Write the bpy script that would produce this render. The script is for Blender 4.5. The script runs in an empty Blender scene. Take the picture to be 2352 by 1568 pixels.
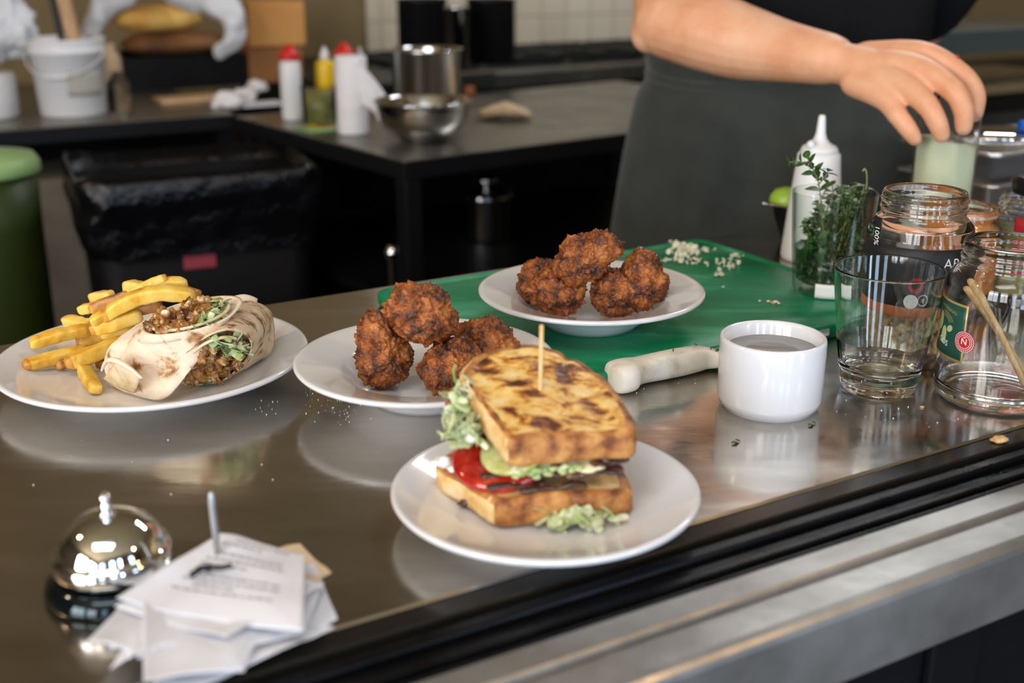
import bpy, bmesh, math, random
from mathutils import Vector, Matrix, noise, Euler

S = bpy.context.scene
COL = S.collection
ZC = 0.90                      # height of the steel worktop above the floor; z below is measured from the worktop
HC = 0.355                     # camera above the worktop
FPX = 2725.0                   # focal length in pixels of a 2352 px wide frame
PITCH = math.radians(18.8)

# ---------------------------------------------------------------- camera
cam = bpy.data.cameras.new('camera'); cam_o = bpy.data.objects.new('camera', cam); COL.objects.link(cam_o)
cam_o.location = (0, 0, ZC + HC)
cam_o.rotation_euler = (math.pi / 2 - PITCH, 0, 0)
cam.sensor_width = 36.0; cam.sensor_fit = 'HORIZONTAL'
cam.lens = 36.0 * FPX / 2352.0
cam.clip_start = 0.02
cam.dof.use_dof = True; cam.dof.focus_distance = 0.985
cam.dof.aperture_fstop = cam.lens / 10.0          # 10 mm opening
S.camera = cam_o

# ---------------------------------------------------------------- world, exposure
W = bpy.data.worlds.new('world'); S.world = W; W.use_nodes = True
W.node_tree.nodes['Background'].inputs[0].default_value = (0.55, 0.62, 0.75, 1)
W.node_tree.nodes['Background'].inputs[1].default_value = 0.15
S.view_settings.view_transform = 'Standard'; S.view_settings.look = 'None'
S.view_settings.gamma = 1.0; S.view_settings.use_curve_mapping = False
S.view_settings.exposure = 0.0
try:
    S.cycles.use_denoising = True
    S.cycles.sample_clamp_indirect = 14.0
    S.cycles.max_bounces = 14; S.cycles.transmission_bounces = 12; S.cycles.glossy_bounces = 6
    S.cycles.transparent_max_bounces = 12
except Exception:
    pass

CU, SU = math.cos(math.radians(30)), math.sin(math.radians(30))
def UV(U, V, z=0.0):           # the room's own axes: U along the counter, V away from the guests
    return Vector((U * CU - V * SU, U * SU + V * CU, z))
def toUV(p):
    return p.x * CU + p.y * SU, -p.x * SU + p.y * CU
def ray(px, py):
    dx = (px - 1176) / FPX; dy = -(py - 784) / FPX
    return Vector((dx, math.cos(PITCH) + dy * math.sin(PITCH), -math.sin(PITCH) + dy * math.cos(PITCH)))
def P(px, py, z=0.0):          # where a sight line meets the level z
    d = ray(px, py); t = (z - HC) / d.z
    return Vector((d.x * t, d.y * t, z))
def Q(px, py, y):              # where a sight line meets the distance y
    d = ray(px, py); t = y / d.y
    return Vector((d.x * t, y, HC + d.z * t))

# lights: tall daylight windows on the guests' side and warm lamps over the kitchen
ROOM = dict(U0=-2.7, U1=4.4, V0=-2.6, V1=3.62, z0=-0.9, z1=1.9)
WIN_LEFT = [(-2.35, -1.15), (-0.85, 0.35)]            # V ranges of the openings in the left wall
WIN_FRONT = [(-2.2, -1.5), (-0.75, -0.20), (0.30, 0.60), (1.7, 2.3)]    # U ranges in the guests' side wall
WZ = (-0.05, 1.55)
WZF = (-0.70, 1.60)         # the guests' side windows reach lower
LIGHT_LEFT = 78.0
LIGHT_FRONT = 33.0
def area(name, loc, target, sx, sy, power, color):
    l = bpy.data.lights.new(name, 'AREA'); l.shape = 'RECTANGLE'; l.size = sx; l.size_y = sy
    l.energy = power; l.color = color
    o = bpy.data.objects.new(name, l); COL.objects.link(o)
    o.location = loc + Vector((0, 0, ZC))
    o.rotation_euler = (target - loc).to_track_quat('-Z', 'Y').to_euler()
    return o
# added fill light, unseen under the ceiling, to brighten the level surfaces
area('ceiling_fill_light', UV(-.5, -.2, 1.84), UV(-.5, -.2, 0), 1.3, .7, 15, (1.0, .97, .95))
zc_ = (WZ[0] + WZ[1]) / 2
for a, b in WIN_LEFT:
    c = UV(ROOM['U0'] - 0.06, (a + b) / 2, zc_)
    area('window_daylight', c, c + UV(1, 0, 0), b - a, WZ[1] - WZ[0], LIGHT_LEFT, (0.98, 0.975, 1.0))
for a, b in WIN_FRONT:
    c = UV((a + b) / 2, ROOM['V0'] - 0.06, (WZF[0] + WZF[1]) / 2)
    area('window_daylight', c, c + UV(0, 1, 0), b - a, WZF[1] - WZF[0], LIGHT_FRONT, (0.54, 0.73, 1.0))

# ---------------------------------------------------------------- helpers
WORLD = {}
def rnd(seed): return random.Random(seed)
def mk(name, verts, faces, mats, parent=None, at=None, smooth=True, sub=0, mi=None, mods=None):
    """one mesh object; verts are given in worktop-relative world coordinates"""
    if at is not None: at = Vector(at)
    elif parent is not None: at = WORLD[parent.name].copy()
    else:
        xs = [v[0] for v in verts]; ys = [v[1] for v in verts]; zs = [v[2] for v in verts]
        at = Vector(((min(xs) + max(xs)) / 2, (min(ys) + max(ys)) / 2, min(zs)))
    me = bpy.data.meshes.new(name)
    me.from_pydata([tuple(Vector(v) - at) for v in verts], [], faces)
    if not isinstance(mats, (list, tuple)): mats = [mats]
    for m in mats: me.materials.append(m)
    if mi is not None:
        for p, i in zip(me.polygons, mi): p.material_index = i
    if smooth:
        for p in me.polygons: p.use_smooth = True
    me.update()
    o = bpy.data.objects.new(name, me); COL.objects.link(o)
    if parent is not None:
        o.parent = parent
        base = WORLD[parent.name]
        o.location = at - base
    else:
        o.location = at + Vector((0, 0, ZC))
    WORLD[o.name] = at.copy()
    if sub:
        md = o.modifiers.new('subdivision', 'SUBSURF'); md.levels = sub; md.render_levels = sub
    return o
def thing(name, label, cat, at, group=None):
    o = bpy.data.objects.new(name, None); COL.objects.link(o); o.empty_display_size = 0.02
    at = Vector(at); o.location = at + Vector((0, 0, ZC)); WORLD[o.name] = at.copy()
    return tag(o, label, cat, group)
def tag(o, label=None, cat=None, group=None, kind=None):
    if label: o['label'] = label
    if cat: o['category'] = cat
    if group: o['group'] = group
    if kind: o['kind'] = kind
    return o
def struct(o): o['kind'] = 'structure'; return o
def copy_tree(o, loc=None, rotz=0, parent=None, label=None, scale=None):
    c = o.copy(); COL.objects.link(c)
    if parent is not None: c.parent = parent
    if loc is not None: c.location = Vector(loc) + Vector((0, 0, ZC)); c.rotation_euler = (0, 0, rotz); WORLD[c.name] = Vector(loc)
    if scale: c.scale = scale
    if label: c['label'] = label
    for ch in [x for x in bpy.data.objects if x.parent == o]: copy_tree(ch, parent=c)
    return c

def join(*parts):              # parts: (verts, faces)
    V, F = [], []
    for v, f in parts:
        n = len(V); V += list(v); F += [tuple(i + n for i in q) for q in f]
    return V, F
def lathe(profile, c=(0, 0, 0), seg=64, ax=None, closed=False):
    """profile (r,z) from bottom axis to top axis; open ends at r>0 stay open unless closed"""
    c = Vector(c); V, F = [], []; idx = []
    for r, z in profile:
        if r < 1e-7: idx.append([len(V)]); V.append(c + Vector((0, 0, z)))
        else:
            idx.append(list(range(len(V), len(V) + seg)))
            for k in range(seg):
                a = 2 * math.pi * k / seg; V.append(c + Vector((r * math.cos(a), r * math.sin(a), z)))
    pr = list(zip(idx[:-1], idx[1:]))
    if closed: pr.append((idx[-1], idx[0]))
    for a, b in pr:
        if len(a) == 1 and len(b) == 1: continue
        for k in range(seg):
            k2 = (k + 1) % seg
            if len(a) == 1: F.append((a[0], b[k2], b[k]))
            elif len(b) == 1: F.append((a[k], a[k2], b[0]))
            else: F.append((a[k], a[k2], b[k2], b[k]))
    if ax is not None:
        q = Vector((0, 0, 1)).rotation_difference(Vector(ax).normalized())
        V = [c + q @ (v - c) for v in V]
    return V, F
def supp(pr, lim=.008, e=.0007):
    """extra rings beside the corners of long straight runs, so that smooth shading stays on the corner"""
    out = [pr[0]]
    for (r0, z0), (r1, z1) in zip(pr[:-1], pr[1:]):
        L = math.hypot(r1 - r0, z1 - z0)
        if L > lim: out += [(lerp(r0, r1, e / L), lerp(z0, z1, e / L)), (lerp(r0, r1, 1 - e / L), lerp(z0, z1, 1 - e / L))]
        out.append((r1, z1))
    return out
def lerp(a, b, t): return a + (b - a) * t
def arc(cx, cz, r, a0, a1, n=6):
    return [(cx + r * math.cos(math.radians(a0 + (a1 - a0) * i / n)), cz + r * math.sin(math.radians(a0 + (a1 - a0) * i / n))) for i in range(n + 1)]
def smoothline(pts, n):
    """Catmull-Rom through points (any dimension), n samples"""
    pts = [Vector(p) for p in pts]; L = len(pts) - 1; out = []
    for i in range(n):
        t = i / (n - 1) * L; k = min(int(t), L - 1); u = t - k
        p0 = pts[max(k - 1, 0)]; p1 = pts[k]; p2 = pts[k + 1]; p3 = pts[min(k + 2, L)]
        out.append(0.5 * ((2 * p1) + (p2 - p0) * u + (2 * p0 - 5 * p1 + 4 * p2 - p3) * u * u + (3 * p1 - p0 - 3 * p2 + p3) * u ** 3))
    return out
def tube(path, rad, seg=12, flat=None, up=(0, 0, 1), cap=True, round_end=True):
    """flat=(a,b): ellipse factors (side, up); rad number or list"""
    path = [Vector(p) for p in path]; n = len(path)
    if not isinstance(rad, (list, tuple)): rad = [rad] * n
    fa, fb = flat or (1, 1); V, F = [], []; rings = []
    up = Vector(up); T = []
    for i in range(n):
        T.append((path[min(i + 1, n - 1)] - path[max(i - 1, 0)]).normalized())
    side = T[0].cross(up)
    if side.length < 1e-4: side = T[0].cross(Vector((1, 0, 0)))
    side.normalize(); frames = []
    for i in range(n):
        side = (side - T[i] * side.dot(T[i])).normalized(); u = side.cross(T[i]).normalized()
        frames.append((side.copy(), u))
    def ring(c, fr, r):
        s = len(V)
        for k in range(seg):
            a = 2 * math.pi * k / seg
            V.append(c + fr[0] * (math.cos(a) * r * fa) + fr[1] * (math.sin(a) * r * fb))
        rings.append(list(range(s, s + seg)))
    def capv(c): V.append(c); return len(V) - 1
    if cap and round_end:
        for q in (0.35, 0.75): pass
        m = min(fa, fb)
        c0 = capv(path[0] - T[0] * rad[0] * m)
        for ang in (60, 30): ring(path[0] - T[0] * rad[0] * m * math.sin(math.radians(ang)), frames[0], rad[0] * math.cos(math.radians(ang)))
    for i in range(n): ring(path[i], frames[i], rad[i])
    if cap and round_end:
        for ang in (30, 60): ring(path[-1] + T[-1] * rad[-1] * m * math.sin(math.radians(ang)), frames[-1], rad[-1] * math.cos(math.radians(ang)))
        c1 = capv(path[-1] + T[-1] * rad[-1] * m)
    elif cap:
        c0 = capv(path[0]); c1 = capv(path[-1])
    for a, b in zip(rings[:-1], rings[1:]):
        for k in range(seg):
            k2 = (k + 1) % seg; F.append((a[k], b[k], b[k2], a[k2]))
    if cap:
        for k in range(seg):
            k2 = (k + 1) % seg; F.append((c0, rings[0][k], rings[0][k2])); F.append((c1, rings[-1][k2], rings[-1][k]))
    return V, F
def boxg(U0, U1, V0, V1, z0, z1, bev=0.0, seg=2, frame=None):
    """box in room axes, bevelled"""
    bm = bmesh.new(); bmesh.ops.create_cube(bm, size=1)
    for v in bm.verts:
        v.co = Vector(((U0 + U1) / 2 + v.co.x * (U1 - U0), (V0 + V1) / 2 + v.co.y * (V1 - V0), (z0 + z1) / 2 + v.co.z * (z1 - z0)))
    if bev > 0: bmesh.ops.bevel(bm, geom=bm.edges[:], offset=bev, segments=seg, profile=0.5, affect='EDGES')
    bm.verts.index_update()
    fr = frame or (lambda a, b, z: UV(a, b, z))
    V = [fr(v.co.x, v.co.y, v.co.z) for v in bm.verts]; F = [tuple(v.index for v in f.verts) for f in bm.faces]
    bm.free(); return V, F
def frame_at(o, ang):
    o = Vector(o); c, s = math.cos(ang), math.sin(ang)
    return lambda a, b, z: Vector((o.x + a * c - b * s, o.y + a * s + b * c, o.z + z))
def loft(rings, cap0=True, cap1=True):
    n = len(rings[0]); V = []; F = []
    for r in rings: V += [Vector(p) for p in r]
    for i in range(len(rings) - 1):
        for k in range(n):
            k2 = (k + 1) % n; F.append((i * n + k, i * n + k2, (i + 1) * n + k2, (i + 1) * n + k))
    if cap0: V.append(sum((Vector(p) for p in rings[0]), Vector()) / n); c = len(V) - 1; F += [(c, (k + 1) % n, k) for k in range(n)]
    if cap1:
        V.append(sum((Vector(p) for p in rings[-1]), Vector()) / n); c = len(V) - 1; b = (len(rings) - 1) * n
        F += [(c, b + k, b + (k + 1) % n) for k in range(n)]
    return V, F
def grid(fn, nu, nv):
    V = [fn(i / nu, j / nv) for j in range(nv + 1) for i in range(nu + 1)]
    F = [(j * (nu + 1) + i, j * (nu + 1) + i + 1, (j + 1) * (nu + 1) + i + 1, (j + 1) * (nu + 1) + i) for j in range(nv) for i in range(nu)]
    return V, F
def sheet(fn, nu, nv, th):
    """grid with real thickness th along its normal"""
    T, F = grid(fn, nu, nv); n = nu + 1
    N = [Vector((0, 0, 0)) for _ in T]
    for f in F:
        nn = (T[f[1]] - T[f[0]]).cross(T[f[3]] - T[f[0]])
        for i in f: N[i] += nn
    B = [t - (nn.normalized() if nn.length > 0 else Vector((0, 0, 1))) * th for t, nn in zip(T, N)]
    m = len(T); FF = F + [tuple(i + m for i in reversed(f)) for f in F]
    border = [i for i in range(nu + 1)] + [j * n + nu for j in range(1, nv + 1)] + [nv * n + i for i in range(nu - 1, -1, -1)] + [j * n for j in range(nv - 1, 0, -1)]
    for a, b in zip(border, border[1:] + border[:1]): FF.append((b, a, a + m, b + m))
    return T + B, FF
def ico(sub):
    bm = bmesh.new(); bmesh.ops.create_icosphere(bm, subdivisions=sub, radius=1)
    V = [v.co.copy() for v in bm.verts]; bm.verts.index_update(); F = [tuple(v.index for v in f.verts) for f in bm.faces]; bm.free(); return V, F
ICO = {k: ico(k) for k in (2, 3, 4, 6)}
def blob(c, r, seed, sub=3, amp=0.25, freq=1.6, sc=(1, 1, 1), rot=None):
    V, F = ICO[sub]; o = Vector((seed * 7.31, seed * 3.17, seed * 1.7)); R = rot or Matrix.Identity(3); out = []
    for d in V:
        k = r * (1 + amp * noise.noise(d * freq + o) + amp * 0.4 * noise.noise(d * freq * 3 + o))
        out.append(Vector(c) + R @ Vector((d.x * k * sc[0], d.y * k * sc[1], d.z * k * sc[2])))
    return out, F
def text_geo(s, size, align='CENTER'):
    cu = bpy.data.curves.new('t', 'FONT'); cu.body = s; cu.size = size; cu.align_x = align; cu.align_y = 'CENTER'; cu.resolution_u = 3
    o = bpy.data.objects.new('t', cu); COL.objects.link(o); dg = bpy.context.evaluated_depsgraph_get(); dg.update()
    me = bpy.data.meshes.new_from_object(o.evaluated_get(dg)); V = [v.co.copy() for v in me.vertices]; F = [tuple(p.vertices) for p in me.polygons]
    bpy.data.objects.remove(o); bpy.data.curves.remove(cu); bpy.data.meshes.remove(me); return V, F
def on_cyl(geo, c, r, a, z, rot=0, lift=0.0):
    """flat (x,y) lettering bent on to a cylinder of radius r at angle a (radians)"""
    V, F = geo; out = []; cr, sr = math.cos(rot), math.sin(rot)
    for v in V:
        x = v.x * cr - v.y * sr; y = v.x * sr + v.y * cr
        t = a + x / r; out.append(Vector((c[0] + (r + lift) * math.cos(t), c[1] + (r + lift) * math.sin(t), z + y)))
    return out, F
def cyl_patch(c, r, a0, a1, z0, z1, th=0.0004, n=24, m=4, edge=None):
    def fn(u, v):
        a = a0 + (a1 - a0) * u; z = z0 + (z1 - z0) * v
        if edge: a, z = edge(u, v, a, z)
        return Vector((c[0] + r * math.cos(a), c[1] + r * math.sin(a), z))
    return sheet(fn, n, m, -th)

# ---------------------------------------------------------------- materials
def mat(name, col, rough=0.5, metal=0.0, ramp=None, scale=20, detail=4, stretch=(1, 1, 1), bump=None, spec=0.5,
        trans=0.0, ior=1.45, sss=0.0, coat=0.0, aniso=0.0, rr=None, alpha=1.0, emit=None, dist=0.0, sheen=0.0, sss_r=(1, .4, .2), sss_s=0.004, rot=0.0, coords='Object'):
    m = bpy.data.materials.new(name); m.use_nodes = True; nt = m.node_tree; N = nt.nodes; L = nt.links
    b = N['Principled BSDF']; I = b.inputs
    I['Base Color'].default_value = (*col, 1); I['Roughness'].default_value = rough; I['Metallic'].default_value = metal
    I['Specular IOR Level'].default_value = spec; I['Transmission Weight'].default_value = trans; I['IOR'].default_value = ior
    I['Subsurface Weight'].default_value = sss; I['Subsurface Radius'].default_value = sss_r; I['Subsurface Scale'].default_value = sss_s
    I['Coat Weight'].default_value = coat; I['Coat Roughness'].default_value = 0.08; I['Alpha'].default_value = alpha
    I['Sheen Weight'].default_value = sheen
    if aniso: I['Anisotropic'].default_value = aniso
    if emit: I['Emission Color'].default_value = (*emit[0], 1); I['Emission Strength'].default_value = emit[1]
    tc = N.new('ShaderNodeTexCoord'); mp = N.new('ShaderNodeMapping'); mp.inputs['Scale'].default_value = stretch; mp.inputs['Rotation'].default_value = (0, 0, rot)
    L.new(tc.outputs[coords], mp.inputs['Vector'])
    def nz(sc, det, di=0.0):
        n = N.new('ShaderNodeTexNoise'); n.inputs['Scale'].default_value = sc; n.inputs['Detail'].default_value = det
        n.inputs['Roughness'].default_value = 0.6; n.inputs['Distortion'].default_value = di
        L.new(mp.outputs[0], n.inputs['Vector']); return n
    if ramp:
        n = nz(scale, detail, dist); r = N.new('ShaderNodeValToRGB'); L.new(n.outputs['Fac'], r.inputs[0])
        e = r.color_ramp.elements; e[0].position = ramp[0][0]; e[0].color = (*ramp[0][1], 1); e[1].position = ramp[-1][0]; e[1].color = (*ramp[-1][1], 1)
        for p, c in ramp[1:-1]: q = e.new(p); q.color = (*c, 1)
        L.new(r.outputs[0], I['Base Color'])
    if rr:
        n = nz(rr[0], 5); mr = N.new('ShaderNodeMapRange'); mr.inputs['From Min'].default_value = 0.3; mr.inputs['From Max'].default_value = 0.7
        mr.inputs['To Min'].default_value = rr[1]; mr.inputs['To Max'].default_value = rr[2]
        L.new(n.outputs['Fac'], mr.inputs['Value']); L.new(mr.outputs[0], I['Roughness'])
    if bump:
        n = nz(bump[0], 5); bp = N.new('ShaderNodeBump'); bp.inputs['Strength'].default_value = bump[1]; bp.inputs['Distance'].default_value = bump[2]
        L.new(n.outputs['Fac'], bp.inputs['Height']); L.new(bp.outputs[0], I['Normal'])
    return m
M = {}
M['steel_top'] = mat('brushed_worktop_steel', (.5, .48, .46), .2, 1, ramp=[(.3, (.46, .425, .37)), (.7, (.61, .575, .52))], scale=8, rr=(14, .05, .24), bump=(60, .03, .002), stretch=(1, 3, 1), rot=math.radians(-30))
def add_rough_lobe(m, rough, fac):
    """fine scratches: part of the reflection is spread wide"""
    nt = m.node_tree; N = nt.nodes; L = nt.links; b = N['Principled BSDF']
    b2 = N.new('ShaderNodeBsdfAnisotropic'); b2.inputs['Roughness'].default_value = rough
    for l in list(nt.links):
        if l.to_socket == b.inputs['Base Color']: L.new(l.from_socket, b2.inputs['Color'])
    mx = N.new('ShaderNodeMixShader'); mx.inputs[0].default_value = fac
    L.new(b.outputs[0], mx.inputs[1]); L.new(b2.outputs[0], mx.inputs[2]); L.new(mx.outputs[0], N['Material Output'].inputs['Surface'])
add_rough_lobe(M['steel_top'], .38, .24)
M['steel'] = mat('polished_steel', (.72, .72, .72), .09, 1, rr=(12, .05, .16))
M['pan_steel'] = mat('brushed_pan_steel', (.80, .79, .78), .25, .9)
M['chrome'] = mat('chrome', (.85, .86, .87), .03, 1)
M['steel_dull'] = mat('dull_steel', (.42, .42, .41), .34, 1, rr=(10, .25, .45))
M['steel_ledge'] = mat('worn_ledge_steel', (.5, .48, .46), .4, .6, ramp=[(.35, (.20, .19, .175)), (.7, (.33, .32, .30))], scale=12, rr=(18, .28, .45), bump=(40, .15, .002))
M['black_rail'] = mat('black_rail_plastic', (.003, .003, .004), .3, 0, rr=(30, .2, .4), spec=.25)
M['smoke'] = mat('dark_glazed_strip', (.035, .032, .028), .2, .6)
M['porcelain'] = mat('white_porcelain', (.76, .76, .77), .1, 0, spec=.55, coat=.3)
M['board'] = mat('green_cutting_board_plastic', (.0, .2, .1), .42, 0, ramp=[(.36, (.0, .19, .075)), (.50, (.0, .25, .105)), (.60, (.04, .36, .19)), (.74, (.20, .54, .36))], scale=7, detail=9, dist=.6, bump=(90, .12, .001), stretch=(1, 2.4, 1), rot=math.radians(-31))
M['onion'] = mat('raw_onion', (.80, .80, .62), .35, coat=.2)
M['board_edge'] = mat('green_board_edge', (.0, .23, .105), .38)
M['falafel'] = mat('fried_crust', (.2, .08, .03), .5, 0, ramp=[(.32, (.016, .006, .004)), (.41, (.10, .026, .007)), (.50, (.26, .068, .012)), (.60, (.42, .13, .024)), (.74, (.58, .26, .055))], scale=75, detail=9, bump=(330, .85, .0016), rr=(200, .28, .62), coat=.12)
M['fry'] = mat('fried_potato', (.7, .4, .05), .4, 0, ramp=[(.28, (.50, .19, .015)), (.42, (.78, .42, .04)), (.55, (.88, .58, .10)), (.75, (.90, .70, .26))], scale=40, detail=5, bump=(260, .3, .001), sss=.15, coat=.15, sss_r=(1, .6, .15))
M['fry_dark'] = mat('browned_potato', (.5, .2, .03), .4, 0, ramp=[(.3, (.16, .045, .01)), (.5, (.42, .16, .025)), (.75, (.66, .34, .06))], scale=55, bump=(220, .4, .001), coat=.15)
M['tortilla'] = mat('toasted_tortilla', (.75, .62, .45), .7, 0, ramp=[(.33, (.26, .10, .03)), (.39, (.52, .30, .14)), (.46, (.78, .62, .44)), (.62, (.84, .72, .56))], scale=48, detail=4, dist=.5, bump=(150, .3, .0015), sss=.06)
M['tortilla_spot'] = mat('blistered_tortilla', (.7, .55, .38), .7, 0, ramp=[(.33, (.16, .06, .025)), (.41, (.45, .27, .13)), (.48, (.68, .52, .34)), (.7, (.78, .64, .46))], scale=85, detail=3, dist=.2, bump=(150, .3, .0015), sss=.05)
M['tortilla_in'] = mat('tortilla_inside', (.8, .7, .5), .7, 0, ramp=[(.35, (.62, .44, .2)), (.6, (.82, .7, .48))], scale=60)
M['chicken'] = mat('glazed_chicken', (.4, .2, .06), .3, 0, ramp=[(.34, (.05, .015, .004)), (.45, (.26, .09, .015)), (.56, (.50, .26, .07)), (.64, (.82, .68, .46))], scale=70, detail=4, bump=(260, .4, .001), coat=.35)
M['lettuce'] = mat('pale_lettuce', (.5, .6, .35), .35, 0, ramp=[(.35, (.20, .30, .07)), (.5, (.44, .52, .22)), (.68, (.74, .76, .5))], scale=70, detail=3, coat=.15)
M['lettuce_pale'] = mat('white_green_lettuce', (.6, .68, .5), .35, 0, ramp=[(.35, (.34, .42, .14)), (.5, (.62, .66, .38)), (.7, (.84, .84, .66))], scale=60, detail=3, coat=.15)
M['greens'] = mat('dark_lettuce', (.2, .32, .1), .4, 0, ramp=[(.35, (.10, .2, .05)), (.65, (.34, .44, .2))], scale=70)
M['sauce'] = mat('brown_sauce', (.16, .05, .012), .15, 0, ramp=[(.35, (.05, .016, .006)), (.65, (.3, .11, .02))], scale=60, coat=.5)
M['toast'] = mat('griddled_bread_face', (.7, .45, .15), .5, 0, ramp=[(.35, (.07, .016, .004)), (.42, (.26, .07, .010)), (.48, (.62, .29, .045)), (.56, (.80, .52, .15)), (.72, (.84, .68, .36))], scale=58, detail=4, dist=.3, bump=(110, .5, .002), coat=.05, stretch=(1, 1.35, 1), rot=math.radians(25))
M['crust'] = mat('bread_crust', (.5, .25, .08), .6, 0, ramp=[(.34, (.15, .045, .012)), (.48, (.40, .15, .035)), (.68, (.66, .34, .10))], scale=75, detail=5, bump=(120, .35, .0015))
M['crumb'] = mat('bread_crumb', (.8, .58, .28), .75, 0, ramp=[(.34, (.62, .34, .09)), (.55, (.80, .56, .25)), (.75, (.86, .72, .46))], scale=70, detail=4, bump=(240, .5, .002))
M['tomato'] = mat('tomato_flesh', (.55, .04, .02), .14, 0, ramp=[(.35, (.24, .006, .004)), (.55, (.42, .02, .010)), (.75, (.60, .11, .04))], scale=60, coat=.6, sss=.1)
M['pickle'] = mat('cucumber_slice', (.55, .55, .18), .25, 0, ramp=[(.35, (.36, .38, .08)), (.6, (.62, .62, .28))], scale=60, coat=.4)
M['aubergine'] = mat('charred_aubergine', (.05, .02, .015), .25, 0, ramp=[(.35, (.012, .006, .006)), (.6, (.09, .03, .015)), (.78, (.45, .3, .1))], scale=60, coat=.5)
M['cheese'] = mat('melted_cheese', (.8, .7, .4), .3, 0, sss=.1, coat=.3)
M['mayo'] = mat('white_sauce', (.85, .83, .76), .2, 0, coat=.4)
M['wood_pick'] = mat('bamboo', (.75, .48, .2), .55, 0, ramp=[(.35, (.62, .36, .13)), (.65, (.82, .58, .28))], scale=30, stretch=(8, 8, 1))
M['knife_handle'] = mat('worn_ivory_plastic', (.76, .7, .58), .5, 0, ramp=[(.30, (.36, .27, .16)), (.4, (.66, .58, .45)), (.5, (.79, .73, .62)), (.7, (.84, .79, .7))], scale=26, detail=7, bump=(120, .15, .001), stretch=(1, 1.8, 1))
M['fry_tip'] = mat('fried_potato_tip', (.5, .2, .03), .4, 0, ramp=[(.3, (.38, .14, .015)), (.5, (.62, .28, .035)), (.75, (.78, .44, .07))], scale=70, bump=(220, .4, .001), coat=.15)
M['nick'] = mat('dark_nick', (.07, .05, .03), .8)
def shell_glass(name, tint, edge):
    """container glass: straight transmission, Fresnel-like reflection, and a tinted edge where one looks along the wall"""
    m = bpy.data.materials.new(name); m.use_nodes = True; nt = m.node_tree; N = nt.nodes; L = nt.links
    lw = N.new('ShaderNodeLayerWeight'); lw.inputs[0].default_value = .5
    def pw_(e, a, b_):
        p = N.new('ShaderNodeMath'); p.operation = 'POWER'; p.inputs[1].default_value = e; L.new(lw.outputs['Facing'], p.inputs[0])
        q = N.new('ShaderNodeMath'); q.operation = 'MULTIPLY_ADD'; q.inputs[1].default_value = a; q.inputs[2].default_value = b_; L.new(p.outputs[0], q.inputs[0]); return q
    mc = N.new('ShaderNodeMix'); mc.data_type = 'RGBA'; L.new(pw_(3.2, .95, 0).outputs[0], mc.inputs[0]); mc.inputs[6].default_value = (*tint, 1); mc.inputs[7].default_value = (*edge, 1)
    tr = N.new('ShaderNodeBsdfTransparent'); L.new(mc.outputs[2], tr.inputs[0])
    gl = N.new('ShaderNodeBsdfAnisotropic'); gl.inputs['Roughness'].default_value = .015
    m1 = N.new('ShaderNodeMixShader'); L.new(pw_(4.0, .6, .045).outputs[0], m1.inputs[0]); L.new(tr.outputs[0], m1.inputs[1]); L.new(gl.outputs[0], m1.inputs[2])
    L.new(m1.outputs[0], N['Material Output'].inputs['Surface']); return m
M['glass'] = mat('clear_glass', (.985, .99, .985), 0.0, 0, trans=1, ior=1.47)
M['glass_green'] = mat('greenish_glass', (.955, .985, .965), 0.0, 0, trans=1, ior=1.47)
M['glass_shell'] = shell_glass('jar_glass', (.985, .99, .985), (.45, .5, .46))
M['glass_shell_green'] = shell_glass('herb_glass_green', (.965, .985, .97), (.30, .42, .34))
M['water'] = mat('water', (.93, .96, .95), 0.0, 0, trans=1, ior=1.33)
M['broth'] = mat('clear_dipping_liquid', (.62, .64, .66), .02, 0, trans=.55, ior=1.33)
M['label_black'] = mat('black_label_paper', (.012, .013, .016), .45)
M['label_green'] = mat('dark_green_label', (.012, .07, .045), .4)
M['gold'] = mat('gold_print', (.55, .36, .13), .4, .4)
M['label_red'] = mat('red_seal', (.42, .015, .02), .5, spec=.3)
M['print_white'] = mat('white_print', (.82, .82, .8), .5)
M['olive_print'] = mat('olive_print', (.42, .45, .22), .5)
M['nut'] = mat('toasted_peanut', (.6, .38, .16), .5, 0, ramp=[(.35, (.42, .22, .07)), (.6, (.68, .46, .22)), (.8, (.8, .62, .38))], scale=80)
M['orange_sauce'] = mat('orange_sauce', (.62, .20, .03), .3, 0, ramp=[(.35, (.42, .10, .015)), (.65, (.72, .30, .06))], scale=40, sss=.1, coat=.2)
M['olive_sauce'] = mat('olive_oil_mix', (.20, .19, .05), .3, 0, ramp=[(.35, (.13, .13, .03)), (.65, (.3, .28, .09))], scale=30)
M['leaf'] = mat('thyme_leaf', (.06, .15, .03), .4, 0, ramp=[(.35, (.02, .065, .015)), (.6, (.06, .15, .03)), (.8, (.14, .27, .06))], scale=160, sss=.05)
M['stem'] = mat('herb_stem', (.16, .2, .07), .5, 0, ramp=[(.4, (.1, .16, .05)), (.7, (.3, .25, .12))], scale=60)
M['white_plastic'] = mat('white_plastic', (.78, .77, .76), .35, 0, sss=.05)
M['clear_plastic'] = mat('frosted_plastic', (.93, .93, .93), .12, 0, trans=1, ior=1.12)
M['pale_sauce'] = mat('pale_green_sauce', (.70, .76, .50), .3, 0, sss=.1)
M['red_plastic'] = mat('red_plastic', (.62, .02, .015), .35)
M['yellow_plastic'] = mat('mustard_yellow', (.8, .52, .01), .35)
M['blue_plastic'] = mat('blue_plastic', (.01, .12, .6), .35)
M['lime'] = mat('lime_rind', (.32, .5, .05), .35, coat=.2)
M['skin'] = mat('skin', (.76, .40, .23), .48, 0, ramp=[(.3, (.68, .30, .15)), (.55, (.78, .41, .235)), (.75, (.84, .50, .33))], scale=16, detail=4, sss=.18, bump=(300, .12, .001), sss_s=.01)
M['nail'] = mat('fingernail', (.72, .40, .29), .32)
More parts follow.
